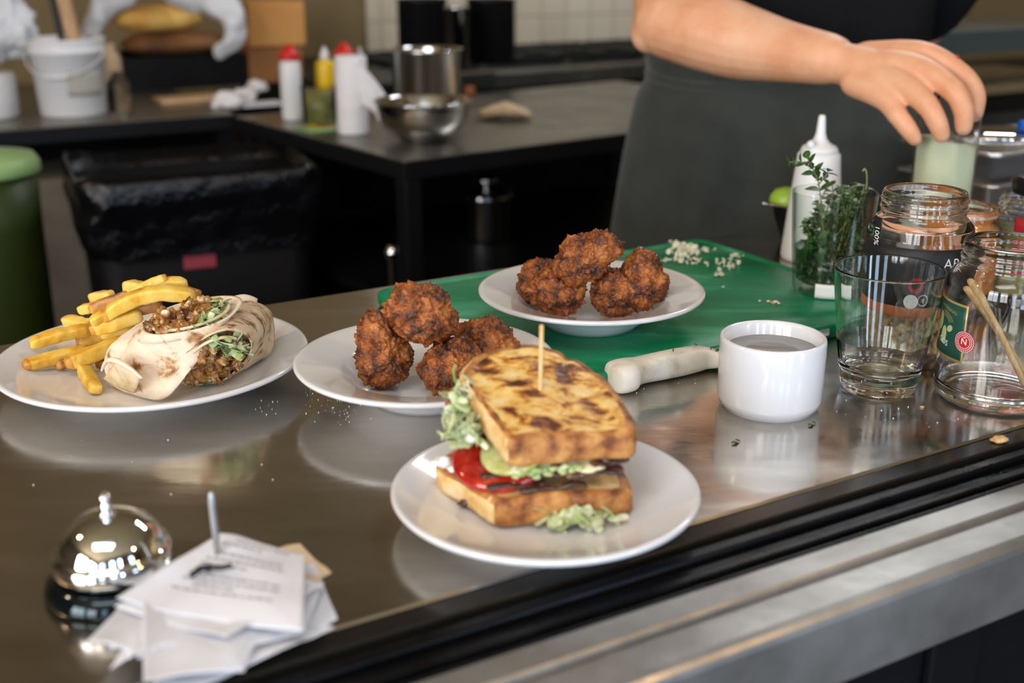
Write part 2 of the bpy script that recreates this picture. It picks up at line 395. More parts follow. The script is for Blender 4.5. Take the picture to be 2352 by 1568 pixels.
M['hair'] = mat('dark_hair', (.02, .013, .01), .5)
M['apron'] = mat('dark_grey_apron_canvas', (.038, .043, .040), .9, 0, ramp=[(.3, (.022, .026, .022)), (.7, (.046, .052, .045))], scale=9, detail=6, bump=(700, .25, .0006), sheen=.25)
M['shirt'] = mat('black_cotton', (.006, .006, .007), .9, 0, spec=.2, bump=(500, .2, .0006))
M['trousers'] = mat('black_trousers', (.012, .012, .016), .9)
M['shoe'] = mat('black_shoe', (.01, .01, .01), .5)
M['paper'] = mat('receipt_paper', (.70, .70, .73), .75, 0, ramp=[(.35, (.62, .62, .65)), (.65, (.72, .72, .76))], scale=14)
M['paper_tan'] = mat('yellowed_receipt_paper', (.72, .55, .36), .75)
M['ink'] = mat('faded_ink', (.27, .26, .28), .8)
M['black_metal'] = mat('black_metal', (.02, .025, .025), .35, .6)
M['bin_bag'] = mat('black_bin_bag', (.003, .003, .004), .2, 0, bump=(22, .5, .02), rr=(10, .12, .35))
M['bin'] = mat('black_bin_plastic', (.004, .004, .005), .6, spec=.2)
M['bin_label'] = mat('faded_red_label', (.34, .05, .07), .6)
M['green_bin'] = mat('green_bin_plastic', (.022, .036, .003), .5)
M['green_lid'] = mat('pale_green_lid', (.28, .44, .17), .45)
M['plaster'] = mat('grey_plaster', (.2, .18, .14), .85, 0, ramp=[(.3, (.10, .08, .06)), (.7, (.24, .22, .17))], scale=5)
M['dark_steel'] = mat('dark_prep_table_steel', (.22, .205, .175), .34, .9, rr=(12, .25, .45))
M['dark_metal'] = mat('dark_enamel', (.006, .006, .007), .4, 0, spec=.3)
M['cardboard'] = mat('cardboard', (.62, .28, .07), .85, 0, ramp=[(.3, (.56, .24, .055)), (.7, (.68, .33, .10))], scale=9)
M['cardboard_dark'] = mat('brown_cardboard', (.30, .125, .04), .85)
M['loaf'] = mat('golden_loaf_crust', (.6, .32, .07), .5, 0, ramp=[(.3, (.62, .27, .04)), (.65, (.88, .56, .15))], scale=12, coat=.1)
M['loaf_dark'] = mat('brown_loaf_crust', (.2, .08, .03), .6, 0, ramp=[(.3, (.14, .05, .02)), (.65, (.28, .12, .04))], scale=12)
M['plastic_bag'] = mat('white_plastic_bag', (.75, .76, .78), .35, 0, bump=(18, .8, .02), sss=.1)
M['wood'] = mat('light_wood', (.55, .33, .17), .6, 0, ramp=[(.3, (.45, .26, .12)), (.7, (.62, .4, .22))], scale=20, stretch=(6, 6, 1))
M['tissue'] = mat('crumpled_tissue', (.8, .77, .76), .8, bump=(40, .6, .01))
M['flatbread'] = mat('flatbread_dough', (.58, .42, .26), .8, bump=(40, .4, .004))
M['tile'] = None
M['wall'] = mat('kitchen_wall_paint', (.22, .15, .07), .8, 0, ramp=[(.3, (.19, .13, .055)), (.7, (.27, .19, .09))], scale=2.5)
M['wall_guest'] = mat('warm_room_wall', (.15, .11, .07), .8)
M['ceiling'] = mat('ceiling_paint', (.48, .355, .18), .8)
M['floor'] = mat('dark_floor', (.035, .03, .028), .5, 0, ramp=[(.3, (.02, .018, .018)), (.7, (.05, .045, .04))], scale=6)
M['window_frame'] = mat('window_frame_black', (.03, .03, .03), .5)
M['lamp_glass'] = mat('warm_lamp_glass', (1, .7, .4), .4, emit=((1.0, .62, .30), 22.0))
M['cool_tube'] = mat('white_lamp_glass', (1, 1, 1), .4, emit=((.85, .92, 1.0), 12.0))
def tile_mat():
    m = bpy.data.materials.new('cream_wall_tiles'); m.use_nodes = True; nt = m.node_tree; N = nt.nodes; L = nt.links; b = N['Principled BSDF']
    tc = N.new('ShaderNodeTexCoord'); br = N.new('ShaderNodeTexBrick'); br.offset = 0.0
    br.inputs['Scale'].default_value = 1.0; br.inputs['Brick Width'].default_value = .1; br.inputs['Row Height'].default_value = .1
    br.inputs['Mortar Size'].default_value = .004; br.inputs['Color1'].default_value = (.66, .57, .43, 1); br.inputs['Color2'].default_value = (.72, .63, .50, 1); br.inputs['Mortar'].default_value = (.50, .42, .31, 1)
    sp = N.new('ShaderNodeSeparateXYZ'); cb = N.new('ShaderNodeCombineXYZ'); L.new(tc.outputs['Object'], sp.inputs[0])
    L.new(sp.outputs[0], cb.inputs[0]); L.new(sp.outputs[2], cb.inputs[1]); L.new(cb.outputs[0], br.inputs['Vector'])
    L.new(br.outputs['Color'], b.inputs['Base Color']); b.inputs['Roughness'].default_value = .25
    return m
M['tile'] = tile_mat()
# ---------------------------------------------------------------- the room
R = ROOM
def sbox(name, *a, m, bev=0): return struct(mk(name, *boxg(*a, bev=bev), m, smooth=False, at=UV((a[0] + a[1]) / 2, (a[2] + a[3]) / 2, a[4])))
sbox('floor', R['U0'], R['U1'], R['V0'], R['V1'], -1.0, -0.9, m=M['floor'])
sbox('ceiling', R['U0'] - .2, R['U1'], R['V0'] - .2, R['V1'], 1.9, 2.0, m=M['ceiling'])
sbox('wall_back', R['U0'] - .2, R['U1'] + .1, R['V1'], R['V1'] + .1, -0.9, 1.9, m=M['wall'])
sbox('wall_right', R['U1'], R['U1'] + .1, R['V0'], R['V1'], -0.9, 1.9, m=M['wall'])
def wall_with_windows(name, spans, along, lo, hi, pos, WZ=WZ):
    parts = []
    def bx(a, b, z0, z1):
        if along == 'V': parts.append(boxg(pos - .12, pos, a, b, z0, z1))
        else: parts.append(boxg(a, b, pos - .12, pos, z0, z1))
    bx(lo, hi, -0.9, WZ[0]); bx(lo, hi, WZ[1], 1.9); cur = lo
    for a, b in spans: bx(cur, a, WZ[0], WZ[1]); cur = b
    bx(cur, hi, WZ[0], WZ[1])
    return struct(mk(name, *join(*parts), M['wall_guest'], smooth=False))
wall_with_windows('wall_left', WIN_LEFT, 'V', R['V0'] - .12, R['V1'], R['U0'])
wall_with_windows('wall_front', WIN_FRONT, 'U', R['U0'], R['U1'], R['V0'], WZF)
wn = 0; WZ_keep = WZ
for spans, along, pos in ((WIN_LEFT, 'V', R['U0']), (WIN_FRONT, 'U', R['V0'])):
    for a, b in spans:
        wn += 1; ps = []; WZ = WZF if along == 'U' else (-0.05, 1.55)
        def bar(a0, a1, z0, z1):
            if along == 'V': ps.append(boxg(pos - .05, pos - .01, a0, a1, z0, z1))
            else: ps.append(boxg(a0, a1, pos - .05, pos - .01, z0, z1))
        bar(a, a + .03, *WZ); bar(b - .03, b, *WZ); bar(a, b, WZ[0], WZ[0] + .05); bar(a, b, WZ[1] - .05, WZ[1])
        mid = (a + b) / 2; (bar(mid - .02, mid + .02, *WZ) if b - a > .8 else None); bar(a, b, 1.05, 1.09)
        w = struct(mk('window_%d' % wn, *join(*ps), M['window_frame'], smooth=False))
WZ = WZ_keep
# tiled area behind the range: a thin tiled facing standing on the wall
def tiles():
    V, F = boxg(1.55, 2.75, -0.012, 0, 0.0, 1.0, frame=lambda a, b, z: Vector((a, b, z)))
    me = bpy.data.meshes.new('trim_1'); me.from_pydata([tuple(v) for v in V], [], F); me.materials.append(M['tile'])
    o = bpy.data.objects.new('trim_1', me); COL.objects.link(o); o.location = UV(0, R['V1'], ZC); o.rotation_euler = (0, 0, math.radians(30)); return struct(o)
tiles()

# warm pendant lamps over the kitchen (above the picture; they light it and show in the chrome)
def pendant(loc, label):
    t = thing('pendant_lamp', label, 'lamp', loc, 'pendant lamps over the kitchen pass')
    mk('cord', *tube([loc + Vector((0, 0, .11)), Vector((loc.x, loc.y, 1.899))], .003, 8), M['black_metal'], t)
    mk('lamp_shade', *lathe([(.02, .12), (.022, .09), (.09, .03), (.10, 0), (.098, 0), (.088, .028), (.02, .085)], loc, 40, closed=True), M['black_metal'], t)
    mk('bulb', *lathe([(0, -.005), (.02, .0), (.03, .02), (.025, .045), (.012, .07), (0, .075)], loc, 24), M['lamp_glass'], t)
    l = bpy.data.lights.new('pendant_light', 'POINT'); l.energy = 13; l.color = (1, .66, .36); l.shadow_soft_size = .035
    o = bpy.data.objects.new('pendant_light', l); COL.objects.link(o); o.parent = t; o.location = (0, 0, -.045)
pendant(UV(-.65, 1.25, 1.0), 'black pendant lamp with warm bulb hanging over the left end of the pass')
pendant(UV(1.15, -.45, 1.0), 'black pendant lamp with warm bulb added as fill on the guests side of the pass')  # extra unseen pendant, set behind the camera as warm fill
# a white strip light above the right of the kitchen
ft = thing('strip_light', 'long white strip light under the ceiling at the right of the kitchen', 'lamp', UV(2.4, 1.9, 1.86))
mk('housing', *boxg(1.8, 3.0, 1.82, 1.98, 1.86, 1.899, .004), M['white_plastic'], ft, smooth=False)
mk('tube', *boxg(1.83, 2.97, 1.86, 1.94, 1.835, 1.859, .008), M['cool_tube'], ft)
area('strip_light_glow', UV(2.4, 1.9, 1.82), UV(2.4, 1.9, 0), 1.1, .1, 26, (.9, .95, 1.0))

cp = thing('fill_light_panel', 'square white panel added under the ceiling over the guests side as fill light', 'lamp', UV(-.5, -.2, 1.86))  # unseen housing that goes with the added fill light
mk('housing', *boxg(-1.2, .2, -.6, .2, 1.86, 1.899, .004), M['white_plastic'], cp, smooth=False)
# ---------------------------------------------------------------- service counter
ctr = thing('service_counter', 'long stainless steel service counter with black rail and front ledge, under all the plates', 'counter', UV(.4, .8, -.9))
UA, UB = -1.1, 2.4
mk('worktop', *boxg(UA, UB, .533, 1.13, -.035, 0, .0015, 1), M['steel_top'], ctr, smooth=False)
mk('steel_lip', *boxg(UA, UB, .516, .5325, -.03, -.0015, .001, 1), M['smoke'], ctr, smooth=False, at=UV(.4, .52, 0))
rail = join(boxg(UA, UB, .466, .5155, -.03, -.006, .002), boxg(UA, UB, .497, .507, -.007, -.001, .002), boxg(UA, UB, .478, .486, -.007, -.002, .002), boxg(UA, UB, .466, .470, -.007, .0005, .0015))
mk('black_rail', *rail, M['black_rail'], ctr, smooth=False)
def ledge():
    prof = [(.4655, -.03), (.4655, 0), (.4475, 0), (.446, -.0015), (.4445, -.0045), (.4385, -.0045), (.437, -.0015), (.4355, 0), (.4165, .0), (.4125, -.001), (.4100, -.0035), (.4092, -.007), (.4092, -.05), (.4115, -.052), (.42, -.052), (.42, -.03)]
    rings = []
    n = 60
    for i in range(n + 1):
        U = UA + (UB - UA) * i / n
        rings.append([UV(U, v, z) for v, z in prof])
    return loft(rings)
mk('front_ledge', *ledge(), M['steel_ledge'], ctr, smooth=False)
mk('front_panel', *boxg(UA, UB, .47, .5, -.9, -.031), M['dark_metal'], ctr, smooth=False)
mk('panel_rib', *join(*[boxg(u, u + .05, .462, .4695, -.9, -.055, .002) for u in [x * .16 - 1.0 for x in range(21)]]), M['dark_metal'], ctr, smooth=False)
mk('undershelf', *boxg(UA, UB, .505, 1.08, -.6, -.57), M['dark_metal'], ctr, smooth=False)
mk('end_panel', *boxg(UA, UA + .03, .505, 1.12, -.9, -.036), M['dark_metal'], ctr, smooth=False)
mk('end_panel', *boxg(UB - .03, UB, .505, 1.12, -.9, -.036), M['dark_metal'], ctr, smooth=False)

# ---------------------------------------------------------------- plates
def soup_plate(c, D, label):
    R_ = D / 2; k = R_ / .105
    pr = [(0, .006), (.038, .006), (.040, .0), (.044, 0), (.046, .003), (.060, .013), (.0655, .020), (.100, .0285), (.1038, .0300), (.1050, .0318), (.1045, .0335), (.1020, .0340), (.0985, .0330), (.0700, .0262), (.0660, .0240), (.0600, .0170), (.0520, .0115), (.030, .0092), (0, .009)]
    pr = [(r * k, z * k) for r, z in pr]
    o = mk('rim_plate', *lathe(pr, c, 128), M['porcelain'], at=c)
    return tag(o, label, 'plate')
def flat_plate(name, c, D, h, label, well=.66):
    R_ = D / 2
    pr = [(0, .005), (.48 * R_, .005), (.50 * R_, 0), (.53 * R_, 0), (.55 * R_, .003), (.75 * R_, h * .42), (.955 * R_, h - .0045), (.99 * R_, h - .0022), (R_, h - .0004), (.995 * R_, h + .0012), (.975 * R_, h + .0016), (.955 * R_, h + .0008),
          (.80 * R_, h * .66), (well * R_ + .006, h * .48), (well * R_, h * .40), (well * R_ - .008, .0075), (well * R_ - .02, .0066), (0, .0064)]
    o = mk(name, *lathe(pr, c, 128), M['porcelain'], at=c)
    return tag(o, label, 'plate')
PW = P(354, 811, .022); PW.z = 0
PF = P(976, 823, .032); PF.z = 0
PB = P(1358, 662, .048)
PS = P(1252, 1116, .022); PS.z = 0
BT = .015                       # board thickness
PB.z = BT
flat_plate('dinner_plate', PW, .2575, .022, 'large white dinner plate holding the wrap and fries, at the left of the counter', .70)
soup_plate(PF, .211, 'white wide-rimmed bowl plate with four fritters on the bare steel counter')
soup_plate(PB, .209, 'white wide-rimmed bowl plate with five fritters on the green cutting board')
flat_plate('side_plate', PS, .1975, .021, 'round white plate under the toasted sandwich, nearest the front rail', .60)

# ---------------------------------------------------------------- green cutting board
BU = Vector((.857, .515, 0)); BV = Vector((-.515, .857, 0)); BO = Vector((.025, .885, 0))      # near-left corner and axes
def board():
    Lx, Ly, T = .43, .325, BT
    def ring(ins, z, r):
        pts = []; r = max(r, .002)
        for (cx, cy, a0) in ((Lx - ins - r, ins + r, -90), (Lx - ins - r, Ly - ins - r, 0), (ins + r, Ly - ins - r, 90), (ins + r, ins + r, 180)):
            for i in range(9):
                a = math.radians(a0 + 90 * i / 8); pts.append(BO + BU * (cx + r * math.cos(a)) + BV * (cy + r * math.sin(a)) + Vector((0, 0, z)))
        return pts
    prof = [(.02, .0005), (.002, .0005), (0, .003), (0, T - .0025), (.0008, T - .0008), (.0025, T), (.008, T), (.0105, T - .0022), (.0135, T - .0022), (.016, T - .0002), (.05, T - .0002), (.15, T - .0002)]
    return loft([ring(i, z, .016 - i * .6) for i, z in prof])
b_o = mk('cutting_board', *board(), M['board'], at=BO)
md = b_o.modifiers.new('edge_split', 'EDGE_SPLIT'); md.split_angle = math.radians(50)
tag(b_o, 'green plastic cutting board with worn pale patches, under a plate of fritters and chopped onion', 'cutting board')

def onion():
    g = []; r = rnd(5)
    clusters = [(1575, 588, 34, 16, 46, .0048), (1600, 600, 20, 8, 14, .0035), (1530, 600, 25, 4, 14, .0028), (1665, 612, 28, 12, 24, .0032), (1690, 590, 18, 9, 12, .003), (1650, 632, 14, 8, 10, .003), (1475, 582, 7, 12, 7, .0028), (1660, 662, 8, 3, 3, .002), (1776, 695, 9, 5, 4, .0026), (1745, 692, 4, 3, 1, .002), (1560, 560, 30, 6, 6, .003)]
    for x, y, sx, sy, n, s in clusters:
        for i in range(n):
            px = x + r.gauss(0, sx * .55); py = y + r.gauss(0, sy * .55); dz = r.random() * (.007 if n > 40 else .001)
            p = P(px, py, BT); q = s * r.uniform(.5, 1.15)
            R3 = Euler((r.random() * 3, r.random() * 3, r.random() * 3)).to_matrix()
            v, f = blob(p + Vector((0, 0, q * .45 + dz)), q, r.random() * 50, 2, .3, 1.5, (1, .75, .4), R3 if n > 20 else Matrix.Rotation(r.random() * 6, 3, 'Z'))
            g.append(([Vector((a.x, a.y, max(a.z, BT + .0003))) for a in v], f))
    return join(*g)
tag(mk('chopped_onion', *onion(), M['onion'], at=P(1575, 590, BT)), 'scattered pale chopped onion on the far end of the green board', 'chopped onion', kind='stuff')

# ---------------------------------------------------------------- fritters
def fritter(c, lobes, seed, label, group, rz=0):
    V, F = ICO[6]; o = Vector((seed * 11.3, seed * 5.7, seed * 2.9)); out = []; R0 = max(l[1] for l in lobes)
    lob = [(Vector(a), r) for a, r in lobes]
    for d in V:
        k = 0
        for a, r in lob:
            b = d.dot(a); disc = b * b - (a.length_squared - r * r)
            if disc > 0: k = max(k, b + math.sqrt(disc))
        k = max(k, R0 * .6)
        p = d * (k / R0)
        n1 = noise.noise(p * 1.7 + o) * .13
        w = p + Vector((noise.noise(p * 3 + o), noise.noise(p * 3 + o + Vector((9, 0, 0))), noise.noise(p * 3 + o + Vector((0, 9, 0))))) * .22
        f1 = noise.voronoi(w * 3.0 + o)[0][0]; f2 = noise.voronoi(w * 7.0 + o)[0][0]
        rg = noise.ridged_multi_fractal(w * 4 + o, 1.0, 2.2, 4, 1.0, 2.0)
        nod = max(0, .30 - f1) * 1.0
        k2 = k * (1 + n1 + .15 * (.45 - f1) + .12 * (.5 - f2) + .055 * (rg - 1.2) + nod * .75 * max(0, noise.noise(p * 2 + o * 2) + .30)) + .0010 * noise.noise(p * 22 + o)
        out.append(c + d * k2)
    ob = mk('fritter', out, F, M['falafel'], at=c)
    return tag(ob, label, 'fritter', group)
def f3(x, y, z): return Vector((x, y, z))
gA = 'fritters on the plate on the steel counter'; gB = 'fritters on the plate on the green board'
fritter(P(880, 806, .040), [((0, 0, -.006), .0235), ((-.001, 0, .0125), .0205)], 1, 'tall dark fritter at the left of the four on the steel counter', gA)
fritter(P(969, 722, .076), [((0, 0, .001), .0245), ((-.007, 0, .006), .0205), ((.010, .003, -.006), .018)], 2, 'lighter golden fritter on top of the four on the steel counter', gA)
fritter(P(1118, 797, .036), [((0, 0, 0), .0235), ((.009, 0, -.008), .020), ((-.008, .0, .004), .0195)], 3, 'fritter at the right of the four, just behind the sandwich', gA)
fritter(P(1028, 842, .034), [((0, 0, -.002), .0215), ((.008, .004, .0045), .0185), ((-.014, .002, -.004), .010)], 4, 'small front fritter of the four, between the tall one and the sandwich', gA)
fritter(P(1245, 644, BT + .036), [((0, 0, 0), .021), ((-.006, 0, -.004), .018)], 5, 'fritter at the far left of the five on the green board', gB)
fritter(P(1287, 668, BT + .034), [((0, 0, 0), .0235), ((-.007, 0, .0), .0205)], 6, 'front left fritter of the five, with a yellow fleck', gB)
fritter(P(1412, 672, BT + .033), [((0, 0, 0), .0225), ((.007, 0, -.003), .0185)], 7, 'front right fritter of the five on the green board', gB)
fritter(P(1466, 644, BT + .043), [((0, 0, -.005), .0225), ((.003, 0, .009), .019), ((.012, 0, -.004), .0165)], 8, 'fritter at the far right of the five on the green board', gB)
fritter(P(1337, 594, BT + .068), [((0, 0, 0), .0225), ((.017, 0, .010), .0165), ((-.008, 0, -.006), .0185)], 9, 'topmost fritter of the five, piled above the rest', gB)

# ---------------------------------------------------------------- fries
def fry(a, b, w, h, seed, label, bend=0.0, m='fry', bendz=0.0):
    w *= .90; h *= .92
    a, b = Vector(a), Vector(b); r = rnd(seed); ax = (b - a); L = ax.length; ax.normalize()
    side = ax.cross(Vector((0, 0, 1))).normalized(); up = side.cross(ax).normalized()
    tw = r.uniform(-.5, .5); n = 22; rings = []
    for i in range(n + 1):
        t = i / n; p = a + ax * (L * t) + side * (bend * math.sin(math.pi * t)) + up * (bendz * math.sin(math.pi * t))
        w_e = w * (.9 if t < .5 else .55)
        e = min(1, (min(t, 1 - t) * L) / w_e + .15); e = math.sqrt(max(0, 1 - (1 - min(e, 1)) ** 2)) * .96 + .04
        tp = 1 - .12 * abs(t - .4) ; q = []
        for k in range(24):
            th = 2 * math.pi * k / 24; c, s = math.cos(th), math.sin(th); pw = .42
            x = math.copysign(abs(c) ** pw, c) * w / 2 * e * tp; y = math.copysign(abs(s) ** pw, s) * h / 2 * e * tp
            ct, st = math.cos(tw), math.sin(tw); x, y = x * ct - y * st, x * st + y * ct
            v = p + side * x + up * y
            nn = noise.noise(v * 90 + Vector((seed * 5.1, 0, 0))) * .0011 + noise.noise(v * 260 + Vector((seed * 5.1, 0, 0))) * .0005
            q.append(v + (side * x + up * y).normalized() * nn)
        rings.append(q)
    V, F = loft(rings); mi_ = []
    for i in range(n): mi_ += [1 if (i < 2 and seed % 3 != 0) else 0] * 24
    mi_ += [1] * 24 + [0] * 24
    ob = mk('french_fry', V, F, [M[m], M['fry_tip']], at=a, mi=mi_)
    return tag(ob, label, 'french fry', 'french fries beside the wrap')
def cz(x, y): return 560 + y / 3.095
def FP(x, y, z): return P(x / 3.095, 560 + y / 3.095, z)
fries = [
 ((210, 715, .026), (640, 610, .030), .0120, .0115, 'long pale fry reaching left with a browned tip, above the pointed one', 0, 'fry', .002),
 ((165, 865, .018), (620, 745, .020), .0125, .010, 'pointed fry reaching furthest left over the plate rim', 0, 'fry', 0),
 ((465, 855, .019), (900, 690, .028), .0150, .014, 'thick square-ended fry running under the wrap', 0, 'fry', 0),
 ((590, 880, .013), (690, 1040, .012), .0135, .011, 'short fry with a brown tip lying nearest the front rim', 0, 'fry', 0),
 ((720, 530, .050), (1390, 372, .066), .0150, .014, 'big curved fry lying across the top of the pile', 0, 'fry', .011),
 ((455, 540, .030), (640, 575, .031), .0125, .012, 'short stubby fry at the left rear of the pile', 0, 'fry', -.001),
 ((560, 470, .040), (660, 455, .043), .0115, .011, 'small pale stub poking from the left rear of the pile', 0, 'fry', 0),
 ((640, 470, .046), (1010, 345, .062), .0120, .012, 'dark browned fry slanting up at the back of the pile', 0, 'fry_dark', .001),
 ((650, 385, .046), (800, 375, .052), .0130, .0125, 'pale fry end behind the dark browned fry', 0, 'fry', 0),
 ((895, 300, .066), (1060, 330, .068), .0140, .014, 'square fry end at the top left of the summit', 0, 'fry', 0),
 ((1185, 235, .078), (930, 345, .066), .0095, .009, 'thin fry pointing up, highest of the pile', 0, 'fry', 0),
 ((1040, 335, .066), (1335, 285, .070), .0125, .013, 'fry with a squared tip at the top right of the pile', 0, 'fry', .003),
 ((1180, 335, .058), (1410, 370, .062), .0120, .012, 'fry ending behind the wrap at the top right', 0, 'fry_dark', .003),
 ((640, 610, .040), (1010, 500, .050), .0150, .014, 'fry under the big curved one, running to the wrap', 0, 'fry', 0),
 ((700, 640, .030), (960, 600, .034), .0130, .012, 'fry in the middle layer, mostly hidden by the wrap', 0, 'fry', 0),
 ((640, 560, .048), (760, 500, .053), .0100, .011, 'short fry filling the gap left of the big curved one', 0, 'fry', 0),
 ((930, 470, .052), (1150, 430, .056), .0140, .013, 'brown fry in the hollow behind the wrap', 0, 'fry_dark', 0),
 ((400, 870, .0125), (640, 800, .014), .0110, .009, 'brown fry at the bottom of the pile under the thick one', 0, 'fry_dark', 0),
 ((680, 850, .0125), (790, 830, .014), .0120, .010, 'dark fry end tucked against the folded end of the wrap', 0, 'fry_dark', 0),
 ((540, 700, .016), (800, 650, .018), .0130, .012, 'hidden fry in the bottom layer of the pile', 0, 'fry', 0),
]
for i, (a, b, w, h, lab, bd, m, bz) in enumerate(fries): fry(FP(*a), FP(*b), w, h, i + 3, lab, bd, m, bz)

# ---------------------------------------------------------------- the cut wrap
def ell(c, A, B, n=72, sq=1.0):
    out = []
    for k in range(n):
        t = 2 * math.pi * k / n; cs, sn = math.cos(t), math.sin(t)
        out.append(c + A * math.copysign(abs(cs) ** sq, cs) + B * math.copysign(abs(sn) ** sq, sn))
    return out
def wrap_body(ringA, ringB, bulge, seed, n=26, amp=.0012, zmin=.0085, close=True):
    """skin from the cut edge (ringA) to the folded end (ringB)"""
    cA = sum(ringA, Vector()) / len(ringA); cB = sum(ringB, Vector()) / len(ringB); rings = []
    for i in range(n + 1):
        t = i / n; cc = lerp(cA, cB, t); q = []
        for a, b in zip(ringA, ringB):
            v = lerp(a, b, t); d = v - cc; v = cc + d * (1 + bulge * math.sin(math.pi * t))
            nn = noise.noise(v * 34 + Vector((seed, 0, 0))) * amp * 1.6 + noise.noise(v * 95 + Vector((seed, 0, 0))) * amp * .6
            if i > 1: v += d.normalized() * nn
            q.append(Vector((v.x, v.y, max(v.z, zmin))))
        rings.append(q)
    return rings, cA, cB
def add_wrap(name, label, cutc, A, B, endc, EA, EB, bulge, seed, m, axis_in, nsp):
    t = thing(name, label, 'wrap', Vector((endc.x, endc.y, .0065)), 'halves of the cut wrap')
    rA = ell(cutc, A, B, 72, .88); rB = ell(endc, EA, EB, 72, .72)
    rings, cA, cB = wrap_body(rA, rB, bulge, seed)
    # folded end: turn inwards with a tucked pocket
    ax = (cB - cA).normalized(); endr = []
    for s, o in ((.97, .003), (.86, .0055), (.68, .004), (.45, -.002), (.2, -.004)):
        endr.append([Vector((q.x, q.y, max(q.z, .0085))) for q in [cB + (p - cB) * s + ax * (o + .0015 * noise.noise(p * 60)) for p in rings[-1]]])
    outer = rings + endr
    inner = [[cA + (p - cA) * .945 for p in rings[0]], [cA + (p - cA) * .93 + axis_in * .004 for p in rings[0]], [cA + (p - cA) * .90 + axis_in * .012 for p in rings[0]]]
    V, F = loft(list(reversed(inner)) + outer, cap0=True)
    mk('tortilla', V, F, M[m], t)
    # overlapping sheet edge: second layer spiral line inside the cut
    nrm = A.cross(B).normalized()
    if nrm.dot(axis_in) > 0: nrm = -nrm
    lay = []
    for i in range(40):
        th = math.radians(200 + i * 5.2); s = .86 - .0035 * i; lay.append(cA + (A * math.cos(th) + B * math.sin(th)) * s + nrm * .0002)
    mk('tortilla_fold', *tube(lay, .0013, 8), M['tortilla_in'], t)
    r = rnd(seed); ch, lt, gr, sc = [], [], [], []
    for i in range(nsp):
        th = r.random() * 2 * math.pi; s = math.sqrt(r.random()) * .80; lx = math.cos(th) * s; ly = math.sin(th) * s
        p = cA + A * lx + B * ly + axis_in * r.uniform(.0015, .0065)
        green = (lx > .25 and r.random() < .85) or r.random() < .12
        if green:
            d = Vector((r.uniform(-1, 1), r.uniform(-1, 1), r.uniform(-.4, .9))).normalized(); L = r.uniform(.004, .009)
            w = r.uniform(.0016, .0032); pts = smoothline([p - d * L, p + nrm * r.uniform(.0, .003), p + d * L + nrm * r.uniform(-.002, .003)], 7)
            (lt if r.random() < .7 else gr).append(tube(pts, w * 1.25, 8, flat=(1, .14), up=(r.uniform(-1, 1), r.uniform(-1, 1), 1)))
        else:
            R3 = Euler((r.random() * 6, r.random() * 6, r.random() * 6)).to_matrix()
            ch.append(blob(p, r.uniform(.0030, .0066), r.random() * 90, 3, .55, 1.6, (1.35, .8, .55), R3))
    for i in range(16):
        th = r.random() * 6.28; s = math.sqrt(r.random()) * .72; p = cA + (A * math.cos(th) + B * math.sin(th)) * s + axis_in * .003
        sc.append(blob(p, r.uniform(.003, .005), r.random() * 90, 3, .5, 2, (1, 1, .7)))
    mk('chicken_filling', *join(*ch), M['chicken'], t); mk('lettuce_filling', *join(*lt), M['lettuce'], t)
    if gr: mk('green_leaf_filling', *join(*gr), M['greens'], t)
    mk('sauce', *join(*sc), M['sauce'], t)
    return t, rings, cB, ax
# half lying on top, cut face up
cutc = P(443, 722, .068)
A1 = (P(549, 700, .072) - P(337, 731, .062)) / 2
B1 = (P(478, 682, .071) - P(408, 765, .063)) / 2
E1 = P(322, 846, .030); EA1 = (P(402, 880, .028) - P(243, 842, .030)) / 2; EB1 = Vector((-.001, .006, .0205))
ta, ringsA, cBA, axA = add_wrap('wrap_half', 'upper half of a toasted tortilla wrap with its folded end at the front', cutc, A1, B1, E1, EA1, EB1, .07, 3, 'tortilla', (E1 - cutc).normalized() * 1.0, 120)
# a tucked flap on the folded end
def flap():
    a = P(246, 872, .030); b = P(300, 832, .036); c = P(326, 897, .012); d = P(250, 880, .014)
    a = P(272, 826, .040); b = P(330, 862, .037); c = P(316, 898, .011); d = P(243, 868, .014)
    off = Vector((-.0012, -.0045, .0))
    def fn(u, v):
        top = lerp(a, b, u); bot = lerp(d, c, u); p = lerp(bot, top, v) + off
        return p + Vector((0, -.0025, .0)) * math.sin(math.pi * u) * (1 - v * .5)
    return sheet(fn, 12, 10, .0012)
mk('folded_flap', *flap(), M['tortilla_in'], ta)
lipp = [q_ + Vector((-.001, -.0048, 0)) for q_ in (P(241, 846, .030), P(252, 826, .040), P(272, 822, .044), P(302, 838, .042), P(332, 862, .037))]
mk('folded_lip', *tube(smoothline(lipp, 40), [.0010 + .0016 * math.sin(math.pi * i / 39) for i in range(40)], 12, flat=(1, .8)), M['tortilla'], ta)
tl = P(556, 700, .052)
mk('tortilla_end', *sheet(lambda u, v: P(lerp(532, 584, u), 722, .046) + Vector((0, .012 * v + .006 * u, .013 * v * (1 - .35 * u) + .003 * math.sin(u * 3))), 12, 8, .0012), M['tortilla'], ta)
# half underneath, cut face towards the lower left
cut2 = P(492, 826, .036)
A2 = (P(550, 762, .062) - P(414, 886, .012)) / 2
B2 = (P(556, 853, .020) - P(452, 800, .052)) / 2
E2 = P(578, 757, .032); EA2 = Vector((-.012, .012, .022)); EB2 = Vector((.026, .012, -.004))
d2 = (E2 - cut2)
# choose the end vectors so that ring points correspond
EA2 = Vector((.002, .010, .022)); EB2 = Vector((.020, -.004, -.004))
add_wrap('wrap_half', 'lower half of the tortilla wrap with dark blisters, its cut face to the front', cut2, A2, B2, E2, EA2, EB2, .06, 8, 'tortilla_spot', d2.normalized(), 110)
